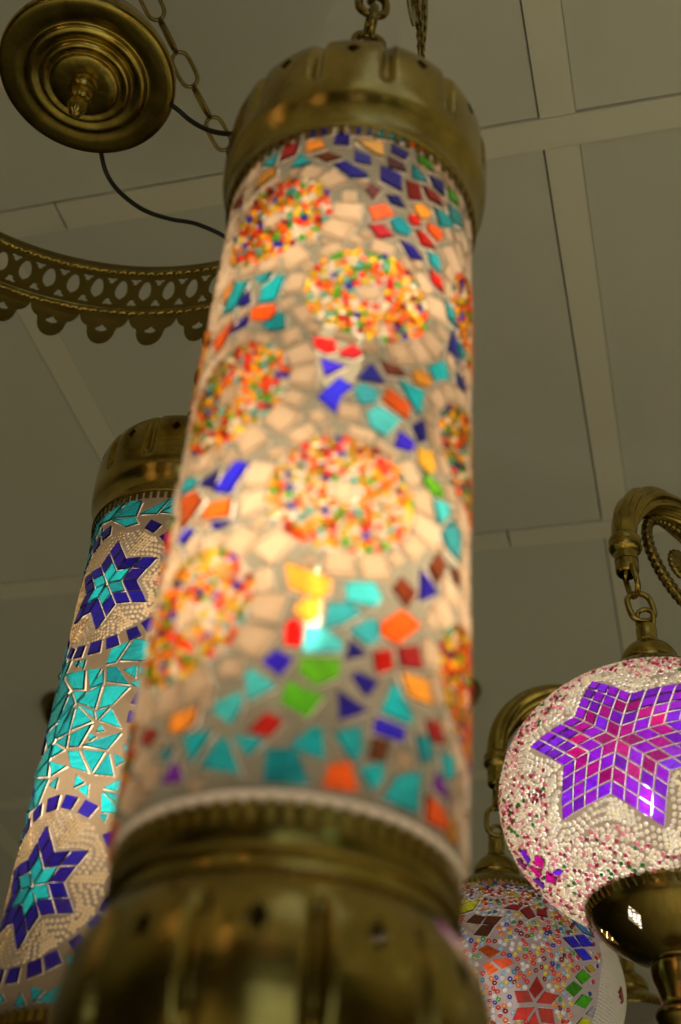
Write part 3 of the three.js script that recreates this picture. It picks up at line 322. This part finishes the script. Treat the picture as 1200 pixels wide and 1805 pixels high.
// ───────────────────────── 3: pierced ring, hub, chains and cables that carry the tube lamps ─────────────────────────
const RING = { x: -0.377, z: -0.476, r: 0.251 };
{
  const ring = thing('chandelier_ring', 'pierced brass ring with rope mouldings and scalloped lower edge', 'chandelier', [RING.x, 2.45, RING.z]);
  const R = RING.r, N = 72, wide = 5, cellW = R * wide * D2R, hgt = 0.05;
  const hole = (pts) => { const p = new THREE.Path(); pts.forEach(([x, y], i) => i ? p.lineTo(x, y) : p.moveTo(x, y)); p.closePath(); return p; };
  const oval = []; for (let k = 0; k < 20; k++) { const a = k / 20 * TAU, y = Math.sin(a), x = 0.0053 * Math.cos(a) * (1 - 0.22 * y); oval.push([0.0068 + x, 0.0285 + 0.0128 * y + (Math.abs(y + 1) < 0.01 ? -0.0014 : 0)]); }
  const trefoil = (x, y, s, up) => { const o = []; for (let k = 0; k < 18; k++) { const a = k / 18 * TAU + Math.PI / 2, r = s * (0.74 + 0.26 * Math.cos(3 * (a - (up ? 1 : -1) * Math.PI / 2))); o.push([x + r * Math.cos(a), y + r * Math.sin(a)]); } return o; };
  // trefoils sit between the ovals: shift by half a cell so that every cell holds whole holes
  const cell = new THREE.Shape(); cell.moveTo(0, 0); cell.lineTo(cellW, 0); cell.lineTo(cellW, hgt); cell.lineTo(0, hgt); cell.closePath();
  cell.holes.push(hole(oval));
  cell.holes.push(hole(trefoil(cellW * 0.785, 0.0405, 0.0054, false)), hole(trefoil(cellW * 0.785, 0.0105, 0.0056, true)));
  const flat = new THREE.ExtrudeGeometry(cell, { depth: 0.0012, bevelEnabled: false });
  const bend = (g, a0, dr = 0) => { const q = g.clone(), p = q.attributes.position; for (let i = 0; i < p.count; i++) { const a = a0 + p.getX(i) / R, r = R + dr + p.getZ(i); p.setXYZ(i, r * Math.sin(a), p.getY(i), r * Math.cos(a)); } q.computeVertexNormals(); return q; };
  const fl = flat.index ? flat.toNonIndexed() : flat, cells = [];
  for (let k = 0; k < N; k++) { const g = bend(fl, k / N * TAU); g.translate(0, 0.003, 0); cells.push(g); }
  part(ring, 'pierced_band', mergeGeometries(cells), brassDark);
  const rope = (y, rr, dr) => { const pts = []; for (let k = 0; k < 48; k++) { const a = k / 48 * TAU; pts.push(V((R + dr) * Math.sin(a), y, (R + dr) * Math.cos(a))); } return sweep(pts, rr, { nt: 1440, na: 8, closed: true, ripple: (t, a) => 1 + 0.22 * Math.cos(2 * a + t * TAU * 180) }); };
  part(ring, 'rope_moulding', rope(0, 0.0026, 0.0005), brass); part(ring, 'rope_moulding', rope(0.0555, 0.0026, 0.0005), brass);
  const flange = (y0, y1, r0, r1) => { const g = lathe([[R + r0, y0], [R + (r0 + r1) / 2 + 0.0006, (y0 + y1) / 2], [R + r1, y1]], 144, 6); return g; };
  part(ring, 'top_flange', flange(0.056, 0.07, 0, 0.004), brassDark); part(ring, 'inner_fillet', flange(0.0045, 0.0005, -0.0005, 0.0005), brassDark);
  // scallops
  const sw = TAU * R / 36, sc = new THREE.Shape(); sc.moveTo(0, 0); sc.lineTo(0, -0.006); sc.quadraticCurveTo(sw * 0.03, -0.0165, sw * 0.19, -0.0198); sc.lineTo(sw * 0.215, -0.0235); sc.bezierCurveTo(sw * 0.24, -0.0475, sw * 0.76, -0.0475, sw * 0.785, -0.0235); sc.lineTo(sw * 0.81, -0.0198); sc.quadraticCurveTo(sw * 0.97, -0.0165, sw, -0.006); sc.lineTo(sw, 0); sc.closePath();
  sc.holes.push(hole([[0.38, -0.0215], [0.44, -0.02], [0.5, -0.0165], [0.56, -0.02], [0.62, -0.0215], [0.6, -0.025], [0.5, -0.0265], [0.4, -0.025]].map(([x, y]) => [x * sw, y])));
  const sf = new THREE.ExtrudeGeometry(sc, { depth: 0.0011, bevelEnabled: false, curveSegments: 10 }), scg = bend(sf.index ? sf.toNonIndexed() : sf, 0);
  for (let k = 0; k < 36; k++) { const m = part(ring, 'scallop', scg, brassDark); m.rotation.y = (k + 0.36) / 36 * TAU; }

  const hub = thing('chandelier_hub', 'round stepped brass hub with bud finial seen from below', 'chandelier', [-0.371, 2.42, -0.474]);
  part(hub, 'dish', lathe([[0.009, -0.011], [0.02, -0.0105], [0.0245, -0.009], [0.0255, -0.0065], [0.031, -0.0075], [0.0335, -0.0055], [0.034, -0.003], [0.041, -0.0045], [0.0445, -0.0025], [0.0455, 0], [0.054, -0.001], [0.0635, -0.0005], [0.0655, 0.002], [0.0658, 0.006], [0.0635, 0.012], [0.058, 0.024], [0.0515, 0.036], [0.043, 0.047], [0.028, 0.055], [0.012, 0.059], [0.008, 0.08]], 96, 160, { uRep: 3, vRep: 1 }), brass);
  part(hub, 'bud_finial', revolve(profile([[0.0102, -0.009], [0.0098, -0.014], [0.0072, -0.018], [0.0088, -0.021], [0.0082, -0.026], [0.0058, -0.029], [0.0072, -0.033], [0.0066, -0.039], [0.0042, -0.044], [0.0002, -0.047]]), 60, 60, { dent: (a, t) => 0.0007 * (0.5 + 0.5 * Math.cos(a * 9)) * (t > 0.3 ? 1 : 0) }), brass);
  for (const a of [140, 20, 260]) { const m = part(hub, 'cable_grommet', new THREE.TorusGeometry(0.006, 0.0022, 8, 20), cableMat); m.position.set(0.059 * Math.sin(a * D2R), 0.021, 0.059 * Math.cos(a * D2R)); m.rotation.y = a * D2R; }
  part(hub, 'hanging_rod', new THREE.CylinderGeometry(0.006, 0.006, CEIL - 2.42 - 0.08, 16).translate(0, 0.08 + (CEIL - 2.5) / 2, 0), brassDark);

  const chainsTo = [[163, 'thin brass chain slanting from the hub down to the far side of the ring'], [283, 'thin brass chain slanting from the hub down to the left side of the ring'], [43, 'thin brass chain slanting from the hub towards the viewer']];
  for (const [a, label] of chainsTo) { const c = thing('support_chain', label, 'chain', [RING.x, 2.62, RING.z], 'chains holding the pierced ring'); layChain(c, [V(0, 0, 0), V(0.5 * R * Math.sin(a * D2R), -0.058, 0.5 * R * Math.cos(a * D2R)), V(R * Math.sin(a * D2R), -0.1, R * Math.cos(a * D2R))], 0.033, 0.018, 0.0017, brassDark, 0.7); }
  const hang = (p, y0, y1, label) => { const c = thing('hanging_chain', label, 'chain', [p[0], y0, p[2]]); layChain(c, [V(0, 0, 0), V(0, y1 - y0, 0)], 0.03, 0.0225, 0.0027, brassDark, 0.5); };
  hang(MAIN, MAIN[1] + 0.474, 2.435, 'short brass chain above the medallion lamp'); hang(SECOND, SECOND[1] + 0.487, 2.435, 'short brass chain above the blue star lamp');
  const cable = (label, pts) => { const m = part(scene, numbered('cable'), sweep(pts.map((p) => V(...p)), 0.0019, { nt: 60, na: 8 }), cableMat); tag(m, label, 'cable'); };
  cable('black cable sagging from under the hub to the star lamp', [[-0.3904, 2.4403, -0.5313],[-0.3883, 2.428, -0.5427],[-0.3867, 2.4187, -0.5515],[-0.3854, 2.4207, -0.5706],[-0.3762, 2.4298, -0.5997],[-0.3645, 2.4491, -0.6273],[-0.3512, 2.471, -0.6531],[-0.3324, 2.4783, -0.68],[-0.3208, 2.4698, -0.7047]]);
  cable('short black cable from the side of the hub to the medallion lamp', [[-0.324, 2.428, -0.506], [-0.3116, 2.4157, -0.5089], [-0.3031, 2.4099, -0.5166], [-0.2838, 2.3879, -0.5146], [-0.259, 2.3616, -0.5045], [-0.2235, 2.3235, -0.4806], [-0.17, 2.25, -0.44], [-0.14, 2.215, -0.413]]);
  cable('black cable leaving the hub at the upper left', [[-0.392, 2.452, -0.424], [-0.4045, 2.4493, -0.4131], [-0.4136, 2.4442, -0.4011], [-0.4276, 2.4436, -0.3837], [-0.46, 2.46, -0.34]]);
}

// ───────────────────────── 4: globe lamps on a scrolled chandelier ─────────────────────────
const CH = { x: 0.2514, z: -1.1882 };
const GL = { purple: [-0.0148, 2.004, -0.849], mixed: [-0.1796, 2.0, -1.1743], far: [-0.0815, 1.998, -1.4624] };
const gCap = lathe([[0.0462, 0.0815], [0.0468, 0.0845], [0.0446, 0.0895], [0.0365, 0.0975], [0.0275, 0.1025], [0.0222, 0.1052], [0.021, 0.1075], [0.0218, 0.111], [0.021, 0.116], [0.0172, 0.123], [0.0118, 0.128], [0.0086, 0.1305], [0.0088, 0.132], [0.0078, 0.1335], [0.0076, 0.1445], [0.0066, 0.146], [0.0002, 0.1462]], 72, 90, { uRep: 2 });
const gRibs = (() => { const g = []; for (let k = 0; k < 60; k++) { const b = new THREE.CapsuleGeometry(0.0013, 0.0062, 3, 7); b.rotateX(-0.62); b.rotateZ(0.25); b.translate(0, 0.0872, 0.0462); b.rotateY(k / 60 * TAU); g.push(b); } return mergeGeometries(g); })();
const cupProf = profile([[0.0002, -0.215], [0.006, -0.21], [0.009, -0.198], [0.0065, -0.186], [0.0095, -0.18], [0.0125, -0.174], [0.0105, -0.166], [0.0108, -0.156], [0.0165, -0.15], [0.0178, -0.146], [0.0165, -0.1435], [0.0135, -0.141], [0.0145, -0.133], [0.0182, -0.122], [0.0188, -0.1165], [0.0175, -0.1135], [0.021, -0.111], [0.033, -0.1055], [0.0445, -0.097], [0.052, -0.088], [0.0552, -0.081], [0.0568, -0.077], [0.056, -0.074]]);
const gCup = revolve(cupProf, 240, 140, { holes: [...Array(8).keys()].map((k) => ({ i: (8 + 30 * k) % 240, j: rowOf(cupProf, -0.0985, 140, 70), k: 4 })), uRep: 2 });
const cupRibs = (() => { const g = []; for (let k = 0; k < 64; k++) { const b = new THREE.CapsuleGeometry(0.001, 0.0055, 3, 6); b.rotateX(0.25); b.rotateZ(0.3); b.translate(0, -0.0805, 0.0555); b.rotateY(k / 64 * TAU); g.push(b); } return mergeGeometries(g); })();
function globeLamp(label, pos) {
  const lamp = thing('mosaic_globe_lamp', label, 'lamp', pos), cap = part(lamp, 'top_cap', gCap, brass);
  part(cap, 'gadroon_ribs', gRibs, brass); part(cap, 'hanging_eye', linkGeo(0.022, 0.0155, 0.0019), brass).position.y = 0.153;
  const cup = part(lamp, 'bottom_cup', gCup, brassDark); part(cup, 'gadroon_ribs', cupRibs, brassDark);
  return lamp;
}
const shellG = globeShell(0.11, 0.0895), T0 = -60, T1 = 64;
function finishGlobe(lamp, pieces, grout, transmission, seen, rnd, discs = [], beads = []) {
  const map = groutMap(2048, 1024, grout, pieces.map((p) => p.poly), discs, (p) => [(p[0] + 180) / 360 * 2048, (p[1] + 90) / 180 * 1024], beadSpots(shellG, beads, 0.9));
  part(lamp, 'glass_globe', shellGeo(shellG, T0, T1, (t) => (t + 90) / 180, 128, 64), shellMat(map, transmission));
  layTiles(lamp, shellG, pieces, seen, rnd, 0.0016);
}
const parse = (d) => d.split(';').map((l) => { const [color, ...p] = l.split(' '); return { color, poly: p.map((q) => q.split(',').map(Number)) }; });
{ // purple star globe
  const lamp = globeLamp('lit globe lamp with a violet and magenta star and white bead bands', GL.purple), rnd = mulberry(303);
  const pieces = [], beads = new Beads(0.0027), pearls = new Beads(0.0027), T = 64;
  const centres = [[-11.5, -8, 45], [109, -8, 45], [-131, -8, 45]];
  const free = (st) => !pieces.some((p) => { const c = mid(p.poly); if (Math.abs(wrapDeg(c[0] - st[0])) > 9 || Math.abs(c[1] - st[1]) > 9) return false; let ins = true; let sg = 0; for (let i = 0; i < p.poly.length; i++) { const a = p.poly[i], b = p.poly[(i + 1) % p.poly.length], k = (b[0] - a[0]) * (st[1] - a[1]) - (b[1] - a[1]) * (st[0] - a[0]); if (!sg) sg = Math.sign(k); else if (Math.sign(k) !== sg) { ins = false; break; } } return ins; });
  for (const [s, t, bearing] of centres) { const to = around(shellG, s, t); for (const p of starPieces(T, 4, bearing, 1.0, (i, j) => (i + j) % 2 && i + j < 4 || i + j > 3 ? 'violet' : 'magenta')) pieces.push({ color: p.color, poly: p.poly.map((q) => to(...q)) }); }
  pieces.push(...parse('violet -76.5,-27.8 -71.7,-29.8 -75.1,-34.4 -78.7,-33.5;magenta -68.5,-34.5 -64.1,-36.7 -65.5,-39.8 -69.9,-40.3 -73.7,-37.1;magenta -86.7,-25.6 -80.8,-28.7 -81.4,-33.2 -88.5,-30.2;magenta -80.6,-33.6 -74.9,-36.1 -75.5,-41 -81.3,-39.6;violet -68.6,-43.8 -63.2,-44 -59.1,-46.5 -65.2,-46.8;magenta -73.7,-42 -70.6,-41.6 -67.8,-46.2 -74.3,-46.7 -79,-43;violet -88.8,-35.6 -82.6,-38.4 -83.2,-43 -89.9,-41.4'));
  const white = [[60, [0.92, 0.88, 0.8]], [20, [0.96, 0.92, 0.78]], [20, [0.85, 0.82, 0.78]]], loose = [[58, [0.93, 0.88, 0.8]], [14, [0.85, 0.4, 0.55]], [13, [0.6, 0.03, 0.22]], [5, [0.35, 0.02, 0.1]], [4, [0.08, 0.35, 0.04]], [6, [0.95, 0.75, 0.75]]];
  for (const [s0, t0, bearing] of centres) { const to = around(shellG, s0, t0); for (let w = 0; w < 5; w++) { let a = 0; while (a < TAU) { const wave = 0.5 + 0.5 * Math.cos(6 * (a - bearing * D2R)), r = Math.max(starEdge(T, bearing, a) + 2.4, 40.5 + (T - 38.5) * wave ** 1.5) + w * 3.0, st = to(r * Math.cos(a), r * Math.sin(a)); if (st[1] > T0 + 1 && st[1] < T1 - 3 && free(st)) pearls.put(shellG.at(...st), shellG.normal(...st), 0.0015, pick(rnd, white), undefined, st); a += 2.8 / r; } } }
  for (const b of pearls.list) beads.put(b.p, b.n, b.r, b.color, 0, b.st);
  const before = beads.list.length;
  for (let k = 0; k < 60000; k++) { const t = Math.asin(rnd() * 1.72 - 0.86) / D2R, s = -115 + rnd() * 230; if (t < T0 + 1 || t > T1 - 3 || !free([s, t])) continue; const inStar = centres.some(([cs, ct, bg]) => { const c = around(shellG, cs, ct); const p = shellG.at(s, t), q = shellG.at(cs, ct), n = shellG.normal(cs, ct), e1 = V(Math.cos(cs * D2R), 0, -Math.sin(cs * D2R)), e2 = n.clone().cross(e1), d = p.clone().sub(q); if (d.length() > 0.075) return false; const x = d.dot(e1), y = d.dot(e2), m = 2 * 0.1 * Math.asin(Math.min(1, d.length() / 0.2)) * 1000; return m < 52 + (T - 40.5) * (0.5 + 0.5 * Math.cos(6 * (Math.atan2(y, x) - bg * D2R))) ** 1.5; }); if (inStar) continue; beads.put(shellG.at(s, t), shellG.normal(s, t), 0.0015, pick(rnd, loose), undefined, [s, t]); }
  finishGlobe(lamp, pieces, [0.17, 0.132, 0.098], 0.6, (s, t) => Math.abs(wrapDeg(s + 5)) < 95, rnd, [], beads.list);
  drawBeads(lamp, 'white_bead_strands', pearls.list, pearlGlass, rnd); drawBeads(lamp, 'pink_white_beads', beads.list.slice(before), pearlGlass, rnd);
  bulb(lamp, 0.002, 0.0044, 0.024, bulbWhiteMat, LIGHT.bulbWhite, POWER.globe, -0.011); part(lamp, 'lamp_holder', new THREE.CylinderGeometry(0.012, 0.012, 0.055, 20).translate(0, -0.053, 0), brassDark);
}
{ // many-coloured bead globe
  const lamp = globeLamp('dim globe lamp with red flower and loose many-coloured beads on pale lilac', GL.mixed), rnd = mulberry(404);
  const pieces = parse('yellow -13.3,22.1 -5.9,26.4 0.6,27.5 -2.2,19.6 -8.2,17.4;brown -5.1,11.7 -1.5,16.7 3.8,15 1.4,10.2;brown 4.2,15.3 11.1,14.9 8,9.7 2.2,10.2;brown 2.3,9.7 7.7,9.2 4.6,2.8 -1.5,3.9;wine 11.8,21 15.7,24.5 21,24.1 18.7,20.3;wine 19.2,20.3 24.1,24.7 26.4,17.4 22.8,14.7;wine 27.9,23.7 33,23.7 32.4,18.3 27,18.3;skyblue 44.3,24 51.8,20.6 58.1,14.2 50.9,14.9;blue 38.2,7.3 43.8,10 47.5,5 42.9,2.7;blue 44.9,10.7 50.5,13.5 56.2,8.6 48.7,5.4;blue 43.4,2.4 49.2,4.7 53.6,0.2 48.7,-2.3;orange 0.5,-4.1 4.5,-1.5 10,-5.1 5.7,-8.8;orange 6.2,-9.3 13.4,-7.9 15.8,-10.7 10.8,-13.7;orange 2.2,-11.5 5.3,-10.3 9.5,-14.1 5.1,-17.1;red 25.9,-15.4 29.7,-21 26,-26.2 22.8,-22.6;red 16.2,-23.5 22.5,-22.8 25.5,-27.7 18.1,-29.2;red 30.3,-21.9 37.6,-22.4 34.4,-27.4 27.1,-28;red 18.3,-31.6 26.6,-30 23.6,-36.3 16.3,-37.5;red 28.2,-30.2 36,-29.5 39.5,-36.3 31.8,-36.7;red 27.2,-32 31.2,-38.1 24.6,-38.9;green 44.2,-11.8 48.2,-6.7 53.2,-9 48.5,-14.4;green 39.9,-18.9 43.9,-13.9 49.4,-15.8 45.4,-21.4;green 46.4,-24.6 50,-18.6 56.3,-18.6 53.6,-25.1;yellow 51.7,-33.3 54.2,-29 60,-28.5 60.5,-31.4;clear 54.9,-27.4 58,-22 60.5,-22.6 60,-27.4;yellow 49.1,-5.2 52.9,-2.8 56.1,-4.8 52.4,-7.2;wine 76.6,-8.1 79.4,-3.6 84.6,-8.9 82.5,-11.4;cream -5.7,10.2 1,10 -2,5.3');
  const extra = []; for (const p of pieces) for (const turn of [150, -110]) { const poly = p.poly.map(([s, t]) => [wrapDeg(s + turn), t]); if (Math.max(...poly.map((q) => q[0])) - Math.min(...poly.map((q) => q[0])) < 90) extra.push({ color: p.color, poly }); }
  pieces.push(...extra);
  const inside = (s, t, m) => pieces.some((p) => { const c = mid(p.poly); if (Math.abs(wrapDeg(c[0] - s)) > 14 || Math.abs(c[1] - t) > 14) return false; return !apart(p.poly, [[s - m, t - m], [s + m, t - m], [s + m, t + m], [s - m, t + m]], 0); });
  const beads = new Beads(0.0041), pearls = new Beads(0.0024), gay = [[22, [0.8, 0.04, 0.02]], [17, [0.92, 0.92, 0.9]], [15, [0.9, 0.75, 0.04]], [12, [1, 0.28, 0.02]], [11, [0.35, 0.65, 0.9]], [7, [0.04, 0.05, 0.55]], [7, [0.1, 0.5, 0.06]], [6, [0.3, 0.02, 0.02]], [3, [0.02, 0.35, 0.6]]];
  for (let s = 61.5; s < 118; s += 1.75) for (let t = -56; t < 14 + 6 * Math.sin((s - 61) * 0.06); t += 1.8) { const d = s + 1.0 * Math.sin(t * 0.16); if (!inside(d, t, 0.6)) pearls.put(shellG.at(d, t), shellG.normal(d, t), 0.0014, [0.92, 0.9, 0.84], undefined, [d, t]); }
  for (let k = 0; k < 26000; k++) { const t = Math.asin(rnd() * 1.7 - 0.85) / D2R, s = -100 + rnd() * 200; if (t < T0 + 1 || t > T1 - 3 || (s > 59 && t < 22) || inside(s, t, 1.1)) continue; const w = n8(s * 0.09 + 3, t * 0.09 + 2); if (s > 46 && rnd() < 0.9 || w < 0.36 && rnd() < 0.5 || rnd() < 0.35) continue; beads.put(shellG.at(s, t), shellG.normal(s, t), 0.00205, pick(rnd, gay), 0.0038, [s, t]); }
  finishGlobe(lamp, pieces, [0.4, 0.345, 0.335], 0.45, (s) => Math.abs(wrapDeg(s - 9)) < 92, rnd, [{ poly: [[60.5, -46], [119, -46], [119, 14], [95, 20], [60.5, 12]], v: 0.3 }], [...beads.list, ...pearls.list]);
  bulb(lamp, 0.0, 0.02, 0.06, bulbDimMat, LIGHT.bulbDim, POWER.dim); drawBeads(lamp, 'mixed_seed_beads', beads.list, beadGlass, rnd, beadRing, 1.0); drawBeads(lamp, 'white_bead_strands', pearls.list, pearlGlass, rnd);
}
{ const lamp = globeLamp('dark brass cap and neck of the globe lamp hanging farthest back', GL.far), rnd = mulberry(505), pieces = []; for (let k = 0; k < 5; k++) { const to = around(shellG, k * 72 + 10, 0); for (const p of starPieces(36, 2, 30, 1, (i, j) => i + j ? 'blue' : 'turq')) pieces.push({ color: p.color, poly: p.poly.map((q) => to(...q)) }); } finishGlobe(lamp, pieces.filter((p) => Math.abs(Math.max(...p.poly.map((q) => q[0])) - Math.min(...p.poly.map((q) => q[0]))) < 90), [0.6, 0.56, 0.5], 0.5, () => false, rnd); }

{ // the chandelier with its swan-neck arms
  const ch = thing('scroll_chandelier', 'brass chandelier with twisted swan-neck arms and beaded scrolls carrying the globe lamps', 'chandelier', [CH.x, 2.2, CH.z]);
  part(ch, 'column', lathe([[0.0002, -0.2], [0.012, -0.19], [0.022, -0.165], [0.012, -0.14], [0.02, -0.12], [0.04, -0.08], [0.045, -0.04], [0.03, 0], [0.018, 0.03], [0.014, 0.1], [0.02, 0.14], [0.013, 0.17], [0.012, 0.4], [0.03, 0.43], [0.055, 0.455], [0.056, 0.461]], 48, 80), brassDark);
  const prof = [[0, 0.008], [0, 0.036], [0.006, 0.06], [0.026, 0.085], [0.058, 0.094], [0.095, 0.084], [0.135, 0.056], [0.18, 0.018], [0.25, -0.016], [0.34, -0.026], [0.42, 0.005]];
  const tips = [[-0.0245, -0.8425, 0], [-0.1785, -1.1743, 0.008], [-0.0815, -1.4624, 0.006]];
  tips.forEach(([x, z, up], k) => {
    const d = V(CH.x - x, 0, CH.z - z), L = d.length(); d.normalize();
    const at = (s, h) => V(x - CH.x + d.x * s * L / 0.431, h + up, z - CH.z + d.z * s * L / 0.431);
    const arm = part(ch, 'arm', sweep(prof.map(([s, h]) => at(s, h)), (t) => 0.0092 + 0.0055 * smooth(t / 0.22) - 0.004 * smooth((t - 0.45) / 0.5), { nt: 240, na: 96, ripple: (t, a) => 1 - 0.2 * (0.5 + 0.5 * Math.cos(8 * a + t * 52)) ** 1.6 * smooth((t - 0.045) / 0.05) }), brass);
    const o = at(0, 0);
    const ferrule = part(arm, 'ferrule', lathe([[0.0072, -0.004], [0.0088, -0.002], [0.0092, 0.002], [0.0088, 0.014], [0.0098, 0.0165], [0.012, 0.019], [0.0132, 0.022], [0.0122, 0.0245], [0.0124, 0.026], [0.0128, 0.029], [0.0112, 0.032], [0.0096, 0.034]], 40, 44), brass); ferrule.position.copy(o);
    // beaded oval and rosette under the bend
    const ang = Math.atan2(d.x, d.z), oval = []; for (let i = 0; i < 24; i++) { const a = i / 24 * TAU; oval.push(at(0.074 + 0.047 * Math.cos(a), 0.037 + 0.04 * Math.sin(a) - 0.014 * Math.cos(a))); }
    part(arm, 'beaded_scroll', sweep(oval, 0.0046, { nt: 480, na: 10, closed: true, ripple: (t, a) => 0.86 + 0.2 * Math.abs(Math.sin(t * TAU * 24)) + 0.05 * Math.cos(6 * a) }), brassDark);
    const ros = part(arm, 'rosette', revolve(profile([[0.0002, 0.0055], [0.004, 0.0055], [0.008, 0.0035], [0.012, 0.0045], [0.017, 0.003], [0.0205, 0.0], [0.017, -0.003], [0.0002, -0.0045]]), 120, 28, { dent: (a, t) => 0.0016 * Math.abs(Math.sin(a * 9)) * smooth(t * 2) * (1 - smooth((t - 0.8) * 5)) }), brassDark); ros.position.copy(at(0.064, 0.04)); ros.quaternion.setFromUnitVectors(V(0, 1, 0), V(d.z, 0, -d.x)); ros.scale.set(0.72, 1, 0.72);
    part(arm, 'scroll_stay', sweep([at(0.076, 0.036), at(0.118, 0.012), at(0.15, 0.012), at(0.19, 0.012)], 0.004, { nt: 24 }), brassDark);
  });
  const hang = (g, tip, up, label) => { const c = thing('lamp_chain', label, 'chain', [g[0], g[1] + 0.152, g[2]]); const e = V(tip[0] - g[0], 2.2 + 0.002 + up - g[1] - 0.152, tip[1] - g[2]); layChain(c, [V(0, 0.0, 0), e], 0.036, 0.0235, 0.0025, brass, 0.35); };
  hang(GL.purple, tips[0], 0, 'brass chain links above the violet star globe'); hang(GL.mixed, tips[1], 0.008, 'brass chain links above the many-coloured bead globe'); hang(GL.far, tips[2], 0.006, 'brass chain links above the farthest globe lamp');
}
// ───────────────────────── 5: small ceiling roses far back ─────────────────────────
for (const [x, z, label] of [[-0.925, -1.66, 'dark brass ceiling rose behind the blue star lamp'], [-0.335, -1.69, 'dark brass ceiling rose just showing beside the medallion lamp']]) {
  const r = thing('ceiling_rose', label, 'ceiling rose', [x, CEIL, z], 'brass ceiling roses');
  part(r, 'dome', lathe([[0.052, 0], [0.054, -0.004], [0.052, -0.012], [0.044, -0.028], [0.03, -0.042], [0.014, -0.05], [0.006, -0.053], [0.0002, -0.054]], 48, 40), brassDark);
  part(r, 'rim', new THREE.TorusGeometry(0.0535, 0.002, 8, 48).rotateX(Math.PI / 2), brassDark).position.y = -0.003;
}
// ───────────────────────── 6: lit lamps hanging outside the frame, which the brass mirrors ─────────────────────────
{
  const again = (src, pos, label, lights) => { const c = src.clone(); c.name = numbered(src.name.replace(/_\d+$/, '')); c.position.set(...pos); c.userData = { label, category: 'lamp' }; scene.add(c); for (const [y, rgb, k] of lights) { const l = new THREE.PointLight(new THREE.Color().setRGB(...rgb), k); l.position.set(pos[0], pos[1] + y, pos[2]); l.shadow.radius = 0.15; scene.add(l); } };
  const main = scene.getObjectByName('mosaic_tube_lamp'), blue = scene.getObjectByName('mosaic_tube_lamp_001'), globe = scene.getObjectByName('mosaic_globe_lamp');
  again(main, [-0.62, 2.12, 0.12], 'medallion tube lamp hanging out of frame beside the viewer', [[0.118, LIGHT.bulbWarm, POWER.main], [0.272, LIGHT.bulbWarm, POWER.mainUp]]);
  again(blue, [0.5, 1.86, 0.3], 'blue star tube lamp hanging out of frame behind the viewer', [[0.14, LIGHT.bulbWarm, POWER.second], [0.285, LIGHT.bulbWarm, POWER.second * 0.6]]);
  again(globe, [0.12, 2.3, 0.62], 'violet star globe hanging out of frame behind the viewer', [[-0.008, LIGHT.bulbWhite, POWER.globe]]);
  again(main, [-0.34, 2.12, 0.55], 'medallion tube lamp hanging out of frame behind the viewer', [[0.118, LIGHT.bulbWarm, POWER.main], [0.272, LIGHT.bulbWarm, POWER.mainUp]]);
}
renderer.render(scene, camera);
